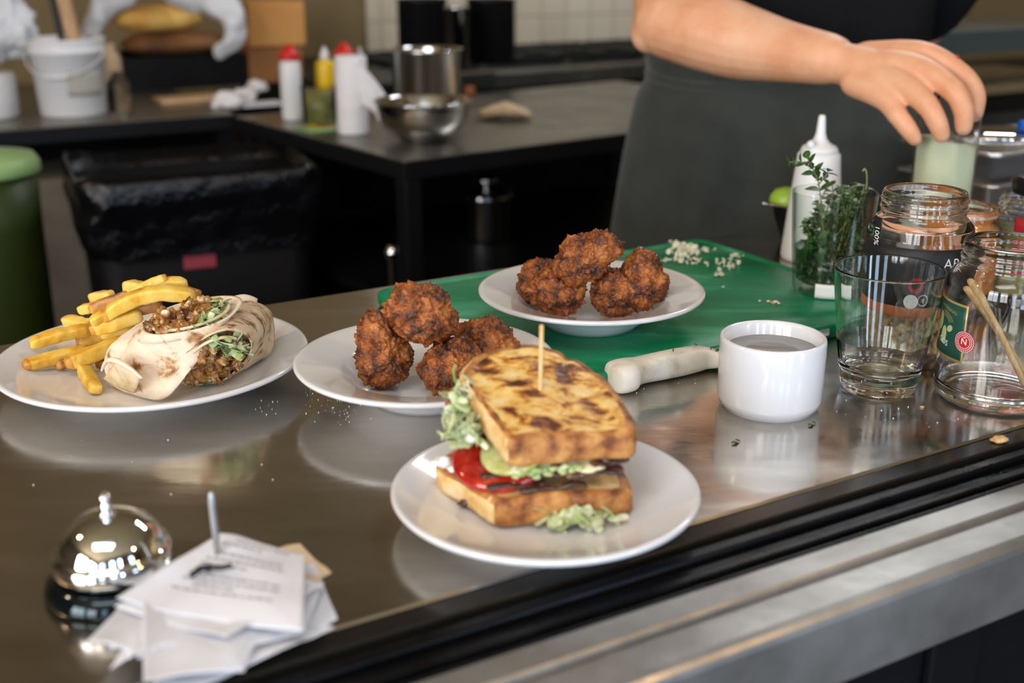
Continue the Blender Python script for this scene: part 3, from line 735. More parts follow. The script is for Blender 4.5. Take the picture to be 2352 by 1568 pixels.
# ---------------------------------------------------------------- toasted sandwich
def loaf(outline, zb, zt, rnd_e=.003, N=110, seed=0, amp=.0008, tops=12, sides=7):
    """closed solid over an outline (xy points); zb(x,y) and zt(x,y) give under and top side. returns V,F,mi with mi 0 top,1 side,2 under"""
    pts = [Vector((p[0], p[1], 0)) for p in outline]; n = len(pts); out = []
    for i in range(N):
        t = i / N * n; k = int(t); u = t - k
        p0, p1, p2, p3 = pts[(k - 1) % n], pts[k % n], pts[(k + 1) % n], pts[(k + 2) % n]
        out.append(0.5 * ((2 * p1) + (p2 - p0) * u + (2 * p0 - 5 * p1 + 4 * p2 - p3) * u * u + (3 * p1 - p0 - 3 * p2 + p3) * u ** 3))
    c = sum(out, Vector()) / N
    prof = []
    for i in range(tops): prof.append(('u', i / tops))
    for i in range(sides + 1): prof.append(('s', i / sides))
    for i in range(tops): prof.append(('t', 1 - (i + 1) / tops))
    rings, kinds = [], []
    for kd, t in prof:
        if kd in 'ut' and t <= 1e-6: continue
        q = []
        for p in out:
            d = p - c; L = d.length
            if kd == 's':
                e = math.cos((t - .5) * math.pi); inset = rnd_e * (1 - min(1, e * 2.2 + .0)) if e < .45 else 0
                s = (L - inset) / L; w = t
            else: s = (L - rnd_e) / L * t; w = 0 if kd == 'u' else 1
            x, y = c.x + d.x * s, c.y + d.y * s
            z0, z1 = zb(x, y), zt(x, y); z = z0 + (z1 - z0) * w
            v = Vector((x, y, z)); nn = noise.noise(v * 70 + Vector((seed * 3.3, 0, 0))) * amp + noise.noise(v * 190 + Vector((seed * 3.3, 0, 0))) * amp * .5
            if kd == 's': v += d.normalized() * nn * 1.5
            elif kd == 't': v.z += nn
            q.append(v)
        rings.append(q); kinds.append(kd)
    V, F = loft(rings)
    mi = []
    for i in range(len(rings) - 1): mi += [{'u': 2, 's': 1, 't': 0}[kinds[i] if kinds[i] == kinds[i + 1] else 's']] * N
    mi += [2] * N + [0] * N
    return V, F, mi
sw = thing('sandwich', 'toasted sandwich stacked with tomato and lettuce, held by a wooden pick', 'sandwich', Vector((.022, .71, .0085)))
front = Vector((-.001, .663, 0)); fdir = Vector((.976, .215, 0)); bdir = Vector((-.215, .976, 0))
def upz(x, y, b0, tilt=.205): return b0 + tilt * ((Vector((x, y, 0)) - front).dot(bdir)) - .02 * (Vector((x, y, 0)) - front).dot(fdir)
topo = [(-.0005, .6625), (.018, .6665), (.038, .671), (.058, .6755), (.0735, .6795), (.0775, .687), (.0755, .705), (.0695, .728), (.0605, .748), (.046, .765), (.0385, .7665), (.035, .772), (.020, .7785), (.003, .7785), (-.013, .773), (-.0265, .762), (-.033, .745), (-.0335, .730), (-.026, .712), (-.014, .688), (-.0055, .669)]
V, F, mi = loaf(topo, lambda x, y: upz(x, y, .0475), lambda x, y: upz(x, y, .0655) + .0012 * math.sin(x * 90), .0022, 130, 1, .0013)
# faces on the pale cut side (left) get the crumb, the others the crust
o = mk('top_bread_slice', V, F, [M['toast'], M['crust'], M['crumb']], sw, mi=mi)
def left_cut(o, lim):
    me = o.data
    for p in me.polygons:
        if p.material_index == 1 and p.normal.x < lim: p.material_index = 2
left_cut(o, -.5)
boto = [(-.0090, .6585), (.010, .6605), (.032, .6640), (.0375, .6665), (.042, .6660), (.058, .6705), (.0725, .6760), (.0765, .684), (.075, .70), (.070, .725), (.055, .75), (.02, .762), (-.015, .76), (-.040, .74), (-.0495, .715), (-.045, .703), (-.033, .690), (-.020, .672)]
V, F, mi = loaf(boto, lambda x, y: .0082, lambda x, y: .0275 + .03 * max(0, -x) + .002 * math.sin(x * 60), .0035, 120, 2, .0009)
o = mk('bottom_bread_slice', V, F, [M['crumb'], M['crust'], M['crumb']], sw, mi=mi); left_cut(o, -.6)
# fillings
def disc(c, r, th, nrm, m, name, seed, ox=1.0, wave=.0012, n=60, parent=None):
    q = Vector((0, 0, 1)).rotation_difference(Vector(nrm).normalized()); rings = []
    for s, z in ((.25, -.5), (.6, -.5), (.9, -.5), (.98, -.3), (1, 0), (.98, .3), (.9, .5), (.6, .46), (.25, .5)):
        g = []
        for k in range(n):
            a = 2 * math.pi * k / n; rr = r * s * (1 + .035 * noise.noise(Vector((math.cos(a) * 1.3, math.sin(a) * 1.3, seed))))
            v = Vector((rr * math.cos(a) * ox, rr * math.sin(a), z * th + wave * s * math.sin(2 * a + seed) + wave * .5 * noise.noise(Vector((math.cos(a) * 3 * s, math.sin(a) * 3 * s, seed)))))
            g.append(Vector(c) + q @ v)
        rings.append(g)
    return mk(name, *loft(rings), M[m], parent)
disc((-.0045, .699, .0425), .0335, .008, (-.28, -.42, 1), 'tomato', 'tomato_slice', 1, 1.05, parent=sw)
disc((.020, .705, .0415), .032, .006, (-.1, -.1, 1), 'tomato', 'tomato_slice', 4, parent=sw)
disc((.004, .690, .050), .0255, .0035, (-.34, -.28, 1), 'pickle', 'cucumber_slice', 3, 1.0, .0008, parent=sw)
disc((.045, .689, .0435), .017, .0055, (0, -.2, 1), 'cheese', 'egg_slice', 7, parent=sw)
disc((.028, .72, .049), .040, .010, (-.05, -.2, 1), 'lettuce_pale', 'lettuce_bed', 8, parent=sw)
r = rnd(21)
au = []
for (x0, y0, x1, y1, z, w) in [(-.014, .668, .020, .672, .0325, .005), (.006, .6655, .045, .673, .032, .0045), (.034, .672, .068, .683, .038, .006), (.050, .679, .071, .690, .042, .0065), (.012, .670, .040, .6755, .0385, .0045), (-.018, .678, .01, .682, .034, .005), (.058, .682, .072, .70, .044, .006)]:
    p = [Vector((lerp(x0, x1, i / 5), lerp(y0, y1, i / 5), z + r.uniform(-.0012, .0012))) for i in range(6)]
    au.append(tube(smoothline(p, 16), [w * r.uniform(.8, 1.1) * .6 for _ in range(16)], 12, flat=(1.3, .65)))
mk('aubergine_strips', *join(*au), M['aubergine'], sw)
bt = []
for i in range(14):
    t = i / 13; p = Vector((lerp(.004, .04, t), lerp(.6665, .676, t), .0425 + r.uniform(-.0015, .0015)))
    bt.append(tube([p, p + Vector((r.uniform(-.004, .004), -.003, r.uniform(-.002, .002)))], .0022, 8, flat=(1.3, .6)))
mk('green_leaf', *join(*bt), M['lettuce'], sw)
def shreds(c, spread, n, seed, w=(.0016, .004), L=(.008, .016), up_=(.3, 1)):
    r = rnd(seed); g = []
    for i in range(n):
        p = Vector(c) + Vector((r.gauss(0, 1) * spread[0], r.gauss(0, 1) * spread[1], r.gauss(0, 1) * spread[2]))
        d = Vector((r.uniform(-1, 1), r.uniform(-1, 1), r.uniform(-.7, .7))).normalized(); l = r.uniform(*L) * .5
        s = d.cross(Vector((0, 0, 1))).normalized()
        pts = smoothline([p - d * l, p + s * r.uniform(-.003, .003) + Vector((0, 0, r.uniform(-.002, .003))), p + d * l + Vector((0, 0, r.uniform(-.003, .001)))], 9)
        ww = r.uniform(*w) * 1.2; g.append(tube(pts, [ww * k for k in (.7, .95, 1, 1.05, 1, 1.1, 1, .9, .6)], 8, flat=(1, .11), up=(r.uniform(-1, 1), r.uniform(-1, 1), r.uniform(*up_))))
    return join(*g)
mk('shredded_lettuce', *join(shreds((-.031, .706, .060), (.0055, .010, .0065), 80, 4, (.0009, .0026), (.009, .019)), shreds((-.030, .725, .072), (.005, .009, .004), 26, 5, (.0009, .0024), (.009, .018)), shreds((-.036, .70, .053), (.004, .006, .003), 22, 6, (.0009, .0024), (.008, .016))), M['lettuce_pale'], sw)
mk('mayonnaise', *join(blob((-.0445, .7035, .0335), .0055, 1, 3, .4, 1.4, (1.5, 1, .6)), blob((-.036, .696, .032), .004, 2, 3, .4, 1.4, (1.6, 1, .5)), blob((-.034, .71, .052), .005, 3, 3, .4), blob((-.0255, .693, .0545), .0035, 6, 3, .3)), M['mayo'], sw)
mk('carrot_bit', *blob((-.0395, .722, .066), .0032, 4, 3, .4, 1.5, (1.3, 1, .8)), M['tomato'], sw)
pk0 = P(1241, 900, .0765); pk1 = P(1244, 747, .116)
pk0 = Q(1241, 895, .722); pk1 = Q(1244, 746, .726)
mk('wooden_pick', *tube(smoothline([pk1, pk1 + (pk0 - pk1) * .12, pk0, pk0 + (pk0 - pk1) * .8], 14), [.0006, .0011] + [.00155] * 12, 12), M['wood_pick'], sw)
def crinkle(c, du, dv, seed, amp=.0035):
    c, du, dv = Vector(c), Vector(du), Vector(dv); n_ = du.cross(dv).normalized()
    def fn(u, v):
        a, b = (u - .5) * 2, (v - .5) * 2; k = 1 + .25 * noise.noise(Vector((u * 4, v * 4, seed)))
        return c + du * a * k * (1 - .35 * b * b) + dv * b * k * (1 - .25 * a * a) + n_ * (amp * noise.noise(Vector((u * 5, v * 5, seed + 9))) + amp * .8 * math.sin(a * 7 + seed) * abs(b))
    return sheet(fn, 22, 16, .0004)
for a_ in (((-.033, .705, .061), (.006, .013, .003), (-.006, -.001, .011), 1), ((-.028, .694, .057), (.007, -.009, .002), (-.003, -.003, .009), 2), ((-.030, .722, .072), (.002, .012, .002), (-.008, .001, .005), 3), ((.012, .6705, .0445), (.012, .003, .0), (.001, -.004, -.0035), 4, .002)):
    mk('lettuce_leaf', *crinkle(*a_), M['lettuce_pale'], sw)
tag(mk('lettuce_garnish', *join(shreds(P(1322, 1188, .0145), (.011, .0034, .0016), 26, 12, (.0014, .0032), (.012, .022)), crinkle(P(1318, 1182, .0175), (.013, .004, .001), (-.001, .0045, .003), 6, .0025), crinkle(P(1345, 1192, .0145), (.010, .001, 0), (0, .004, .0015), 7, .002), crinkle(P(1272, 1200, .0145), (.004, .001, .001), (0, .003, .003), 8, .0015)), M['lettuce_pale']), 'small heap of shredded lettuce fallen on the plate in front of the sandwich', 'lettuce')
tag(mk('mushroom_morsel', *blob(P(1072, 1156, .0115), .0042, 5, 3, .4, 1.6, (1.3, .8, .7)), M['aubergine']), 'small dark morsel on the plate left of the sandwich', 'morsel')

# ---------------------------------------------------------------- handled cup with clear liquid
MC = P(1774, 938, 0); MC = Vector((.2055, .884, 0))
cup = thing('ramekin_cup', 'white porcelain cup of clear liquid standing in front of the knife', 'cup', MC)
k = .0413
pr = [(0, .0030), (k - .009, .003), (k - .008, 0), (k - .005, 0), (k - .0042, .0028), (k - .0015, .0045), (k, .010), (k, .03), (k + .0002, .0555), (k - .0004, .0585), (k - .0018, .0592), (k - .0034, .0585), (k - .0046, .056), (k - .0046, .012), (k - .009, .0075), (0, .0072)]
mk('cup_body', *lathe(pr, MC, 96), M['porcelain'], cup)
mk('liquid', *lathe([(0, .0074), (k - .0102, .0076), (k - .0047, .0122), (k - .0047, .0478), (k - .006, .0473), (0, .0473)], MC, 64), M['broth'], cup)

# ---------------------------------------------------------------- knife
kd = (P(1655, 818, .012) - P(1425, 862, .014)); kd.z = 0; kd.normalize(); ks = Vector((-kd.y, kd.x, 0))
K0 = P(1406, 868, .0105); K0.z = 0
kn = thing('kitchen_knife', 'kitchen knife with worn ivory handle lying between the green board and the white cup', 'knife', K0)
def knife_handle():
    st = [(-.0035, .0085, .0085, -.004, .011), (-.001, .0145, .0125, -.0045, .0125), (.006, .0165, .0132, -.005, .0132), (.014, .0160, .0128, -.0035, .013), (.021, .0135, .0118, .0005, .0125), (.030, .0120, .0112, .0015, .0122), (.050, .0128, .0115, .0012, .0122), (.070, .0130, .0115, .001, .0122), (.085, .0125, .011, .001, .0122), (.094, .0118, .0100, .0008, .012), (.101, .0135, .0088, -.001, .0115), (.108, .0165, .0072, -.002, .0105), (.113, .0165, .005, -.002, .0092), (.1155, .014, .003, -.001, .009)]
    L = smoothline([Vector((a, b, c)) for a, b, c, d, e in st], 60); L2 = smoothline([Vector((d, e, 0)) for a, b, c, d, e in st], 60); rings = []
    for p, q in zip(L, L2):
        g = []
        for i in range(36):
            a = 2 * math.pi * i / 36; c, s = math.cos(a), math.sin(a)
            g.append(K0 + kd * p.x + ks * (q.x + math.copysign(abs(c) ** .62, c) * p.y) + Vector((0, 0, q.y + math.copysign(abs(s) ** .72, s) * p.z * .93)))
        rings.append(g)
    return loft(rings)
V, F = knife_handle(); zmn = min(v.z for v in V)
V = [v + Vector((0, 0, .0003 - zmn)) for v in V]
mk('handle', V, F, M['knife_handle'], kn)
def blade():
    out = [(.104, -.016), (.108, -.017), (.16, -.0165), (.21, -.014), (.235, -.008), (.247, .004), (.235, .0075), (.16, .0125), (.108, .0135), (.104, .012)]
    # a slab whose edge side is thinner
    top, bot = [], []
    for a, b in out:
        th = .0011 if b > 0 else .0003; zc = .011
        top.append(K0 + kd * a + ks * b + Vector((0, 0, zc + th))); bot.append(K0 + kd * a + ks * b + Vector((0, 0, zc - th)))
    n = len(out); V = top + bot
    F = [tuple(range(n)), tuple(reversed(range(n, 2 * n)))] + [(i, i + n, (i + 1) % n + n, (i + 1) % n) for i in range(n)]
    return V, F
mk('blade', *blade(), M['steel_dull'], kn, smooth=False)
nk = []
for a, b, z, l, an in ((.063, .001, .0238, .0022, .9), (.090, .004, .0232, .0018, 1.4), (.012, -.014, .0190, .0015, .2), (.100, -.004, .0202, .0016, .8), (.103, -.008, .0190, .0013, .3)):
    c = K0 + kd * a + ks * b + Vector((0, 0, z)); d = kd * math.cos(an) + ks * math.sin(an)
    nk.append(tube([c - d * l, c + d * l], .0005, 6))
for n_ in nk: mk('nick', *n_, M['nick'], kn)

# ---------------------------------------------------------------- empty tumbler
TC = Vector((.3045, .9235, 0))
def tumbler(c, rb, rt, h, base, th, m):
    pr = [(0, .0035), (rb * .72, .0025), (rb * .86, 0), (rb * .95, .0006), (rb, .004), (lerp(rb, rt, .22), h * .2), (lerp(rb, rt, .48), h * .42), (lerp(rb, rt, .75), h * .70), (rt, h - .001), (rt - th * .2, h), (rt - th * .8, h), (rt - th, h - .001),
          (lerp(rb, rt, .75) - th, h * .70), (lerp(rb, rt, .48) - th, h * .42), (lerp(rb, rt, .24) - th * 1.2, base + .009), (rb - th * 1.6, base + .003), (rb - .008, base), (rb * .5, base - .0005), (0, base - .001)]
    return lathe(supp(pr), c, 96)
tag(mk('tumbler', *tumbler(TC, .0305, .0440, .1035, .0165, .0021, M), M['glass_green'], at=TC), 'empty clear glass tumbler with a thick base, right of the white cup', 'glass')

# ---------------------------------------------------------------- glass jars
def jar_profile(rb, h, rn, shoulder, th, neck_h, thread=True):
    """outer profile then inner profile"""
    zs = h - neck_h
    o = [(0, .0035), (rb * .75, .0025), (rb * .82, 0), (rb * .93, .0008), (rb * .99, .006), (rb, .012), (rb, zs - shoulder), (rb * .985, zs - shoulder * .62), (lerp(rn, rb, .72), zs - shoulder * .25), (rn + .003, zs - shoulder * .02), (rn + .0006, zs + .002)]
    if thread: o += [(rn + .0006, zs + neck_h * .28), (rn + .0022, zs + neck_h * .36), (rn + .0006, zs + neck_h * .46), (rn + .0006, zs + neck_h * .60), (rn + .0018, zs + neck_h * .67), (rn + .0004, zs + neck_h * .75)]
    o += [(rn, h - .002), (rn - .0008, h), (rn - .0024, h), (rn - .003, h - .002)]
    i = [(rn - .003, zs + .002), (rn + .0006, zs - shoulder * .1), (lerp(rn, rb, .68), zs - shoulder * .32), (rb * .985 - th, zs - shoulder * .68), (rb - th, zs - shoulder), (rb - th, .014), (rb * .9 - th, .0065), (0, .0055)]
    return supp(o + i)
def two_part_glass(prof, c, seg, zsplit, parent):
    """refracting neck and shoulder above zsplit, plain shell around the contents below"""
    V, F = lathe(prof, c, seg)
    mi = [1 if min(V[i].z for i in f) > c.z + zsplit else 0 for f in F]
    return mk('jar_glass', V, F, [M['glass_shell'], M['glass']], parent, mi=mi)
J1 = Vector((.394, .907, 0))
jar1 = thing('glass_jar', 'open glass jar with a green and gold label holding wooden sticks', 'jar', J1)
mk('jar_glass', *lathe(jar_profile(.0468, .129, .0365, .020, .0026, .0215), J1, 96), M['glass'], jar1)
aL = math.atan2(P(2166, 768, .06).y - J1.y, P(2166, 768, .06).x - J1.x)
AL = math.radians(212)         # label centre seen from the jar's axis
def ang_at(px, c, r):          # angle on the cylinder met by the sight column px
    best = None
    for i in range(1800, 3600):
        a = math.radians(i / 10); X = c.x + r * math.cos(a); Y = c.y + r * math.sin(a); fz = Y * math.cos(PITCH) + .29 * math.sin(PITCH); q = abs(1176 + FPX * X / fz - px)
        if best is None or q < best[0]: best = (q, a)
    return best[1]
rl = .0471
aR = ang_at(2219, J1, rl); aLf = aR - math.radians(62)
def zz(py, c, r, a):           # height on the cylinder met by the sight row py at angle a
    y = c.y + r * math.sin(a); dy = -(py - 784) / FPX
    dd = Vector((math.cos(PITCH) + dy * math.sin(PITCH), -math.sin(PITCH) + dy * math.cos(PITCH), 0)); return HC + dd.y * y / dd.x
zt1 = zz(704, J1, rl, aR); zb1 = zz(836, J1, rl, aR)
def skew(u, v, a, z): return a, z - .012 * (0)
mk('label_border', *cyl_patch(J1, rl, aLf - .03, aR, zb1, zt1, .0003), M['gold'], jar1)
lab1 = mk('label', *cyl_patch(J1, rl + .0003, aLf - .03, aR - .03, zb1 + .0022, zt1 - .0018, .0002), M['label_green'], jar1)
mk('lettering', *on_cyl(text_geo('ARTESANAL', .0042), J1, rl, (aR + aLf) / 2 + .10, zt1 - .0075, -.12, .0007), M['gold'], lab1, smooth=False)
mk('lettering', *on_cyl(text_geo('GOS', .0068), J1, rl, aR - .50, zb1 + .0125, -.14, .0007), M['print_white'], lab1, smooth=False)
def on_lab(geo): return on_cyl(geo, J1, rl, (aR + aLf) / 2, (zt1 + zb1) / 2, 0, .0007)
lo = []
for x, y, a, b in ((-.006, .004, .0042, .008), (.0015, -.006, .004, .0075), (-.012, -.006, .0045, .0085), (.009, .001, .0035, .0028)):
    n = 20; V = [Vector((x, y, 0))] + [Vector((x + a * math.cos(2 * math.pi * i / n), y + b * math.sin(2 * math.pi * i / n) + .3 * a * math.cos(2 * math.pi * i / n), 0)) for i in range(n)]
    lo.append(on_lab((V, [(0, i + 1, (i + 1) % n + 1) for i in range(n)])))
mk('leaf_print', *join(*lo), M['olive_print'], lab1, smooth=False)
sw_ = []
for kk in range(3):
    V = []; n = 14
    for i in range(n + 1):
        a = math.radians(100 - 75 * i / n); rr = .013 - kk * .0022; V += [Vector((rr * math.cos(a), .003 + rr * math.sin(a) * .75, 0)), Vector(((rr + .0008) * math.cos(a), .003 + (rr + .0008) * math.sin(a) * .75, 0))]
    sw_.append(on_lab((V, [(2 * i, 2 * i + 1, 2 * i + 3, 2 * i + 2) for i in range(n)])))
mk('gold_swirl', *join(*sw_), M['gold'], lab1, smooth=False)
aS = ang_at(2208, J1, rl); zS = zz(781, J1, rl, aS)
def star(r0, r1, n=22, wave=0.0):
    V = [Vector((0, 0, 0))] if r0 == 0 else []; F = []
    for i in range(n * 4):
        a = 2 * math.pi * i / (n * 4); rr = r1 * (1 + wave * math.cos(a * n))
        V.append(Vector((rr * math.cos(a), rr * math.sin(a), 0)))
        if r0 > 0: V.append(Vector((r0 * math.cos(a), r0 * math.sin(a), 0)))
    m = n * 4
    if r0 == 0: F = [(0, i + 1, (i + 1) % m + 1) for i in range(m)]
    else: F = [(2 * i, 2 * ((i + 1) % m), 2 * ((i + 1) % m) + 1, 2 * i + 1) for i in range(m)]
    return V, F
aS2 = aS + .10
seal_ = mk('seal', *on_cyl(star(0, .0086, 20, .04), J1, rl, aS2, zS, 0, .0009), M['label_red'], jar1, smooth=False)
sp = [on_cyl(star(.0079, .0082), J1, rl, aS2, zS, 0, .0011), on_cyl(star(.0050, .0053), J1, rl, aS2, zS, 0, .0011), on_cyl(text_geo('Ñ', .0072), J1, rl, aS2, zS, 0, .0011)]
for i in range(26):
    a = 2 * math.pi * i / 26; x, y = .0066 * math.cos(a), .0066 * math.sin(a)
    sp.append(on_cyl(([Vector((x - .0003, y - .0005, 0)), Vector((x + .0003, y - .0005, 0)), Vector((x + .0003, y + .0005, 0)), Vector((x - .0003, y + .0005, 0))], [(0, 1, 2, 3)]), J1, rl, aS2, zS, 0, .0011))
mk('seal_print', *join(*sp), M['print_white'], seal_, smooth=False)
for i, (a, b, lab) in enumerate((((2178, 655, .885), (2352, 893, .905), 'split wooden stick leaning in the labelled jar, upper of the pair'), ((2196, 668, .893), (2362, 872, .912), 'split wooden stick leaning in the labelled jar, lower of the pair'))):
    p0, p1 = Q(*a), Q(*b)
    def inside(p):
        d = Vector((p.x - J1.x, p.y - J1.y, 0)); m_ = .0370
        if d.length > m_: d *= m_ / d.length
        return Vector((J1.x + d.x, J1.y + d.y, max(p.z, .0105)))
    p0, p1 = inside(p0), inside(p1); mid = (p0 + p1) / 2 + Vector((0, 0, .0025))
    tag(mk('wooden_stick', *tube(smoothline([p0, mid, p1], 16), [.0046] * 5 + [.0040] * 11, 12, flat=(1.0, .6)), M['wood_pick']), lab, 'stick', 'wooden sticks in the jar')

# jar 2, behind the tumbler: peanuts, black label
J2 = Vector((.3545, 1.004, 0)); r2 = .0458
jar2 = thing('glass_jar', 'tall open jar with a black label and peanuts inside, behind the empty tumbler', 'jar', J2)
two_part_glass(jar_profile(r2, .150, .0350, .024, .0026, .0225), J2, 96, .1015, jar2)
z0_, z1_ = zz(708, J2, r2, math.radians(270)), zz(575, J2, r2, math.radians(270))
lab2 = mk('label', *cyl_patch(J2, r2 + .0003, math.radians(165), math.radians(375), z0_, z1_, .0003, 60), M['label_black'], jar2)
mk('label_stripe', *cyl_patch(J2, r2 + .0003, math.radians(165), math.radians(375), z0_ - .0095, z0_ - .0002, .0003, 60), mat('orange_stripe', (.5, .14, .04), .5), jar2)
ast = ang_at(2003, J2, r2)
def strip_edge(u, v, a, z): return a, z
strip2 = mk('label_strip', *cyl_patch(J2, r2 + .0006, ast - .09, ast + .10, z1_ - .002, zz(498, J2, r2, ast), .0003, 8), M['label_black'], jar2)
mk('lettering', *on_cyl(text_geo('100%', .0078), J2, r2, ast, zz(540, J2, r2, ast), -math.pi / 2, .0013), M['print_white'], strip2, smooth=False)
mk('lettering', *on_cyl(text_geo('AR', .0125), J2, r2, ang_at(2176, J2, r2), zz(604, J2, r2, math.radians(300)), 0, .0007), M['print_white'], lab2, smooth=False)
a_ = ang_at(2095, J2, r2)
mk('label_badge', *join(on_cyl(star(0, .0062), J2, r2, a_, zz(692, J2, r2, a_), 0, .0007)), M['print_white'], jar2, smooth=False)
mk('label_badge', *join(on_cyl(star(.0036, .0066), J2, r2, a_ + .06, zz(655, J2, r2, a_), 0, .0007)), M['label_red'], jar2, smooth=False)
a2_ = ang_at(2118, J2, r2)
mk('label_badge', *join(on_cyl(star(.0044, .0050), J2, r2, a2_ + .06, zz(690, J2, r2, a2_), 0, .0007), on_cyl(text_geo('B', .0048), J2, r2, a2_ + .06, zz(690, J2, r2, a2_), 0, .0007)), M['print_white'], jar2, smooth=False)
r = rnd(9); g = []
for i in range(430):
    a = r.random() * 2 * math.pi; rr = math.sqrt(r.uniform(.25, 1)) * (r2 - .0072); z = .0105 + r.random() ** .9 * .058
    R3 = Euler((r.random() * 6, r.random() * 6, r.random() * 6)).to_matrix()
    g.append(blob((J2.x + rr * math.cos(a), J2.y + rr * math.sin(a), z), r.uniform(.0040, .0048), i, 2, .25, 1.2, (1.25, .8, .8), R3))
tag(mk('peanuts', *join(*g), M['nut']), 'golden peanuts filling the lower half of the black-labelled jar', 'peanuts', kind='stuff')

# jar 3: small orange jar, jar 4: olive jar with a red label
def simple_jar(c, rb, h, rn, label, fill, fill_h, nm, neck=.016, sh=.016):
    t = thing('glass_jar', label, 'jar', c)
    two_part_glass(jar_profile(rb, h, rn, sh, .0024, neck), c, 72, max(fill_h + .001, h - neck - sh), t)
    zs = h - neck - sh
    pr = [(0, .0065), (rb * .9 - .003, .0072), (rb - .0031, .0145), (rb - .0031, min(fill_h, zs))]
    if fill_h > zs: pr += [(rb * .97 - .0031, min(fill_h, zs + sh * .35)), (lerp(rn, rb, .62) - .0012, min(fill_h, zs + sh * .7)), (rn - .0038, min(fill_h, zs + sh)), (rn - .0038, fill_h)]
    pr += [(0, fill_h)]
    mk('contents', *lathe(pr, c, 48), M[fill], t)
    return t
J3 = Vector((.446, 1.155, 0))
simple_jar(J3, .041, .104, .0335, 'small open jar of orange sauce behind the two large jars', 'orange_sauce', .094, 'o')
J4 = Vector((.516, 1.150, 0))
jar4 = simple_jar(J4, .0385, .115, .0325, 'jar of olive dressing with a red label at the right edge, black lid on top', 'olive_sauce', .080, 'g')
aq = ang_at(2352, J4, .039)
mk('label', *cyl_patch(J4, .0389, ang_at(2322, J4, .0389), ang_at(2322, J4, .0389) + 1.2, zz(590, J4, .039, aq), zz(503, J4, .039, aq), .0003), M['label_red'], jar4)
lid_c = Vector((.520, 1.155, .1155))
tag(mk('jar_lid', *lathe([(0, 0), (.0235, 0), (.026, .002), (.0265, .014), (.025, .0175), (.022, .0185), (0, .019)], lid_c, 56), M['black_metal']), 'black screw lid resting on the olive dressing jar', 'lid')
tag(mk('plastic_tub', *lathe([(0, 0), (.026, 0), (.028, .003), (.0295, .088), (.0305, .090), (.0305, .096), (.027, .101), (.016, .1045), (0, .1055)], Vector((.440, 1.240, .0)), 64), M['white_plastic']), 'white tub with a rounded top behind the orange jar', 'tub')

# ---------------------------------------------------------------- glass of herbs on the board's corner
HCn = Vector((.3205, 1.160, BT))
hg = thing('herb_glass', 'tall glass of water packed with green thyme and mint sprigs, on the board corner', 'glass of herbs', HCn)
mk('glass_body', *tumbler(HCn, .0345, .0418, .102, .010, .0018, M), M['glass_shell_green'], hg)
mk('water', *lathe([(0, .0095), (.027, .0098), (.0318, .0135), (.0352, .046), (.034, .0455), (0, .0455)], HCn, 64), M['water'], hg)
mk('sticker', *cyl_patch(HCn, .0352, ang_at(1880, HCn, .035), ang_at(1880, HCn, .035) + .75, BT + .001, BT + .0155, .0003), M['print_white'], hg)
def leaf(base, d, up, L, w):
    d = d.normalized(); s = d.cross(up).normalized(); n = s.cross(d).normalized()
    prof = [(0, .12), (.2, .7), (.45, 1), (.7, .8), (.9, .35), (1, .04)]
    V = []
    for t, ww in prof:
        c = base + d * (L * t) + n * (-.25 * L * t * t); V += [c - s * (w * ww) + n * w * .25 * ww, c, c + s * (w * ww) + n * w * .25 * ww]
    top = [(3 * i + j, 3 * i + j + 1, 3 * i + j + 4, 3 * i + j + 3) for i in range(5) for j in range(2)]
    m_ = len(V); V2 = [v - n * .00025 for v in V]
    bot = [tuple(i + m_ for i in reversed(f)) for f in top]
    return V + V2, top + bot
def sprig(path, nl, L, w, seed, whorl=2, t0=0.1):
    r = rnd(seed); pts = smoothline(path, 24); lv = []
    for i in range(nl):
        t = t0 + (1 - t0) * i / max(1, nl - 1); k = min(22, int(t * 23)); p = pts[k]; ax = (pts[k + 1] - pts[k]).normalized()
        for j in range(whorl):
            a = i * 1.57 + j * 2 * math.pi / whorl + r.uniform(-.4, .4); s = ax.cross(Vector((math.cos(a), math.sin(a), .31))).normalized()
            sc = r.uniform(.7, 1.15) * (1 - .25 * t); lv.append(leaf(p, s + ax * r.uniform(.3, .9), ax, L * sc, w * sc))
    return tube(pts, .0006, 6), join(*lv)
st, lv = [], []; r = rnd(77)
for i in range(58):
    a = r.random() * 6.28; b = r.random() * 6.28; r0 = math.sqrt(r.random()) * .024; r1 = math.sqrt(r.random()) * .032; hh = r.uniform(.03, .096)
    if math.cos(b) > -.2: hh = min(.108, hh + .02)
    p0 = HCn + Vector((r0 * math.cos(a), r0 * math.sin(a), .013)); p1 = HCn + Vector((r1 * math.cos(b), r1 * math.sin(b), hh)); mid = (p0 + p1) / 2 + Vector((r.uniform(-.006, .006), r.uniform(-.006, .006), 0))
    s_, l_ = sprig([p0, mid, p1], r.randint(8, 13), .0100, .0042, i + 5, 2, .15); st.append(s_); lv.append(l_)
mk('stems', *join(*st), M['stem'], hg)
LV, LF = join(*lv)
LV2 = []
for v in LV:
    d = Vector((v.x - HCn.x, v.y - HCn.y, 0)); z = v.z - HCn.z; lim = (lerp(.0345, .0418, max(0, min(1, z / .102))) - .0042) if z < .1 else .05
    if d.length > lim: d *= lim / d.length
    LV2.append(Vector((HCn.x + d.x, HCn.y + d.y, max(v.z, HCn.z + .0115))))
mk('leaves', LV2, LF, M['leaf'], hg)
s_, l_ = sprig([HCn + Vector((-.012, -.015, .06)), Q(1882, 430, 1.135), Q(1868, 390, 1.130), Q(1855, 362, 1.128)], 7, .0145, .0050, 3, 2, .2)
s2, l2 = sprig([Q(1878, 425, 1.135), Q(1896, 405, 1.13), Q(1902, 392, 1.13)], 3, .014, .0052, 31, 2, .4)
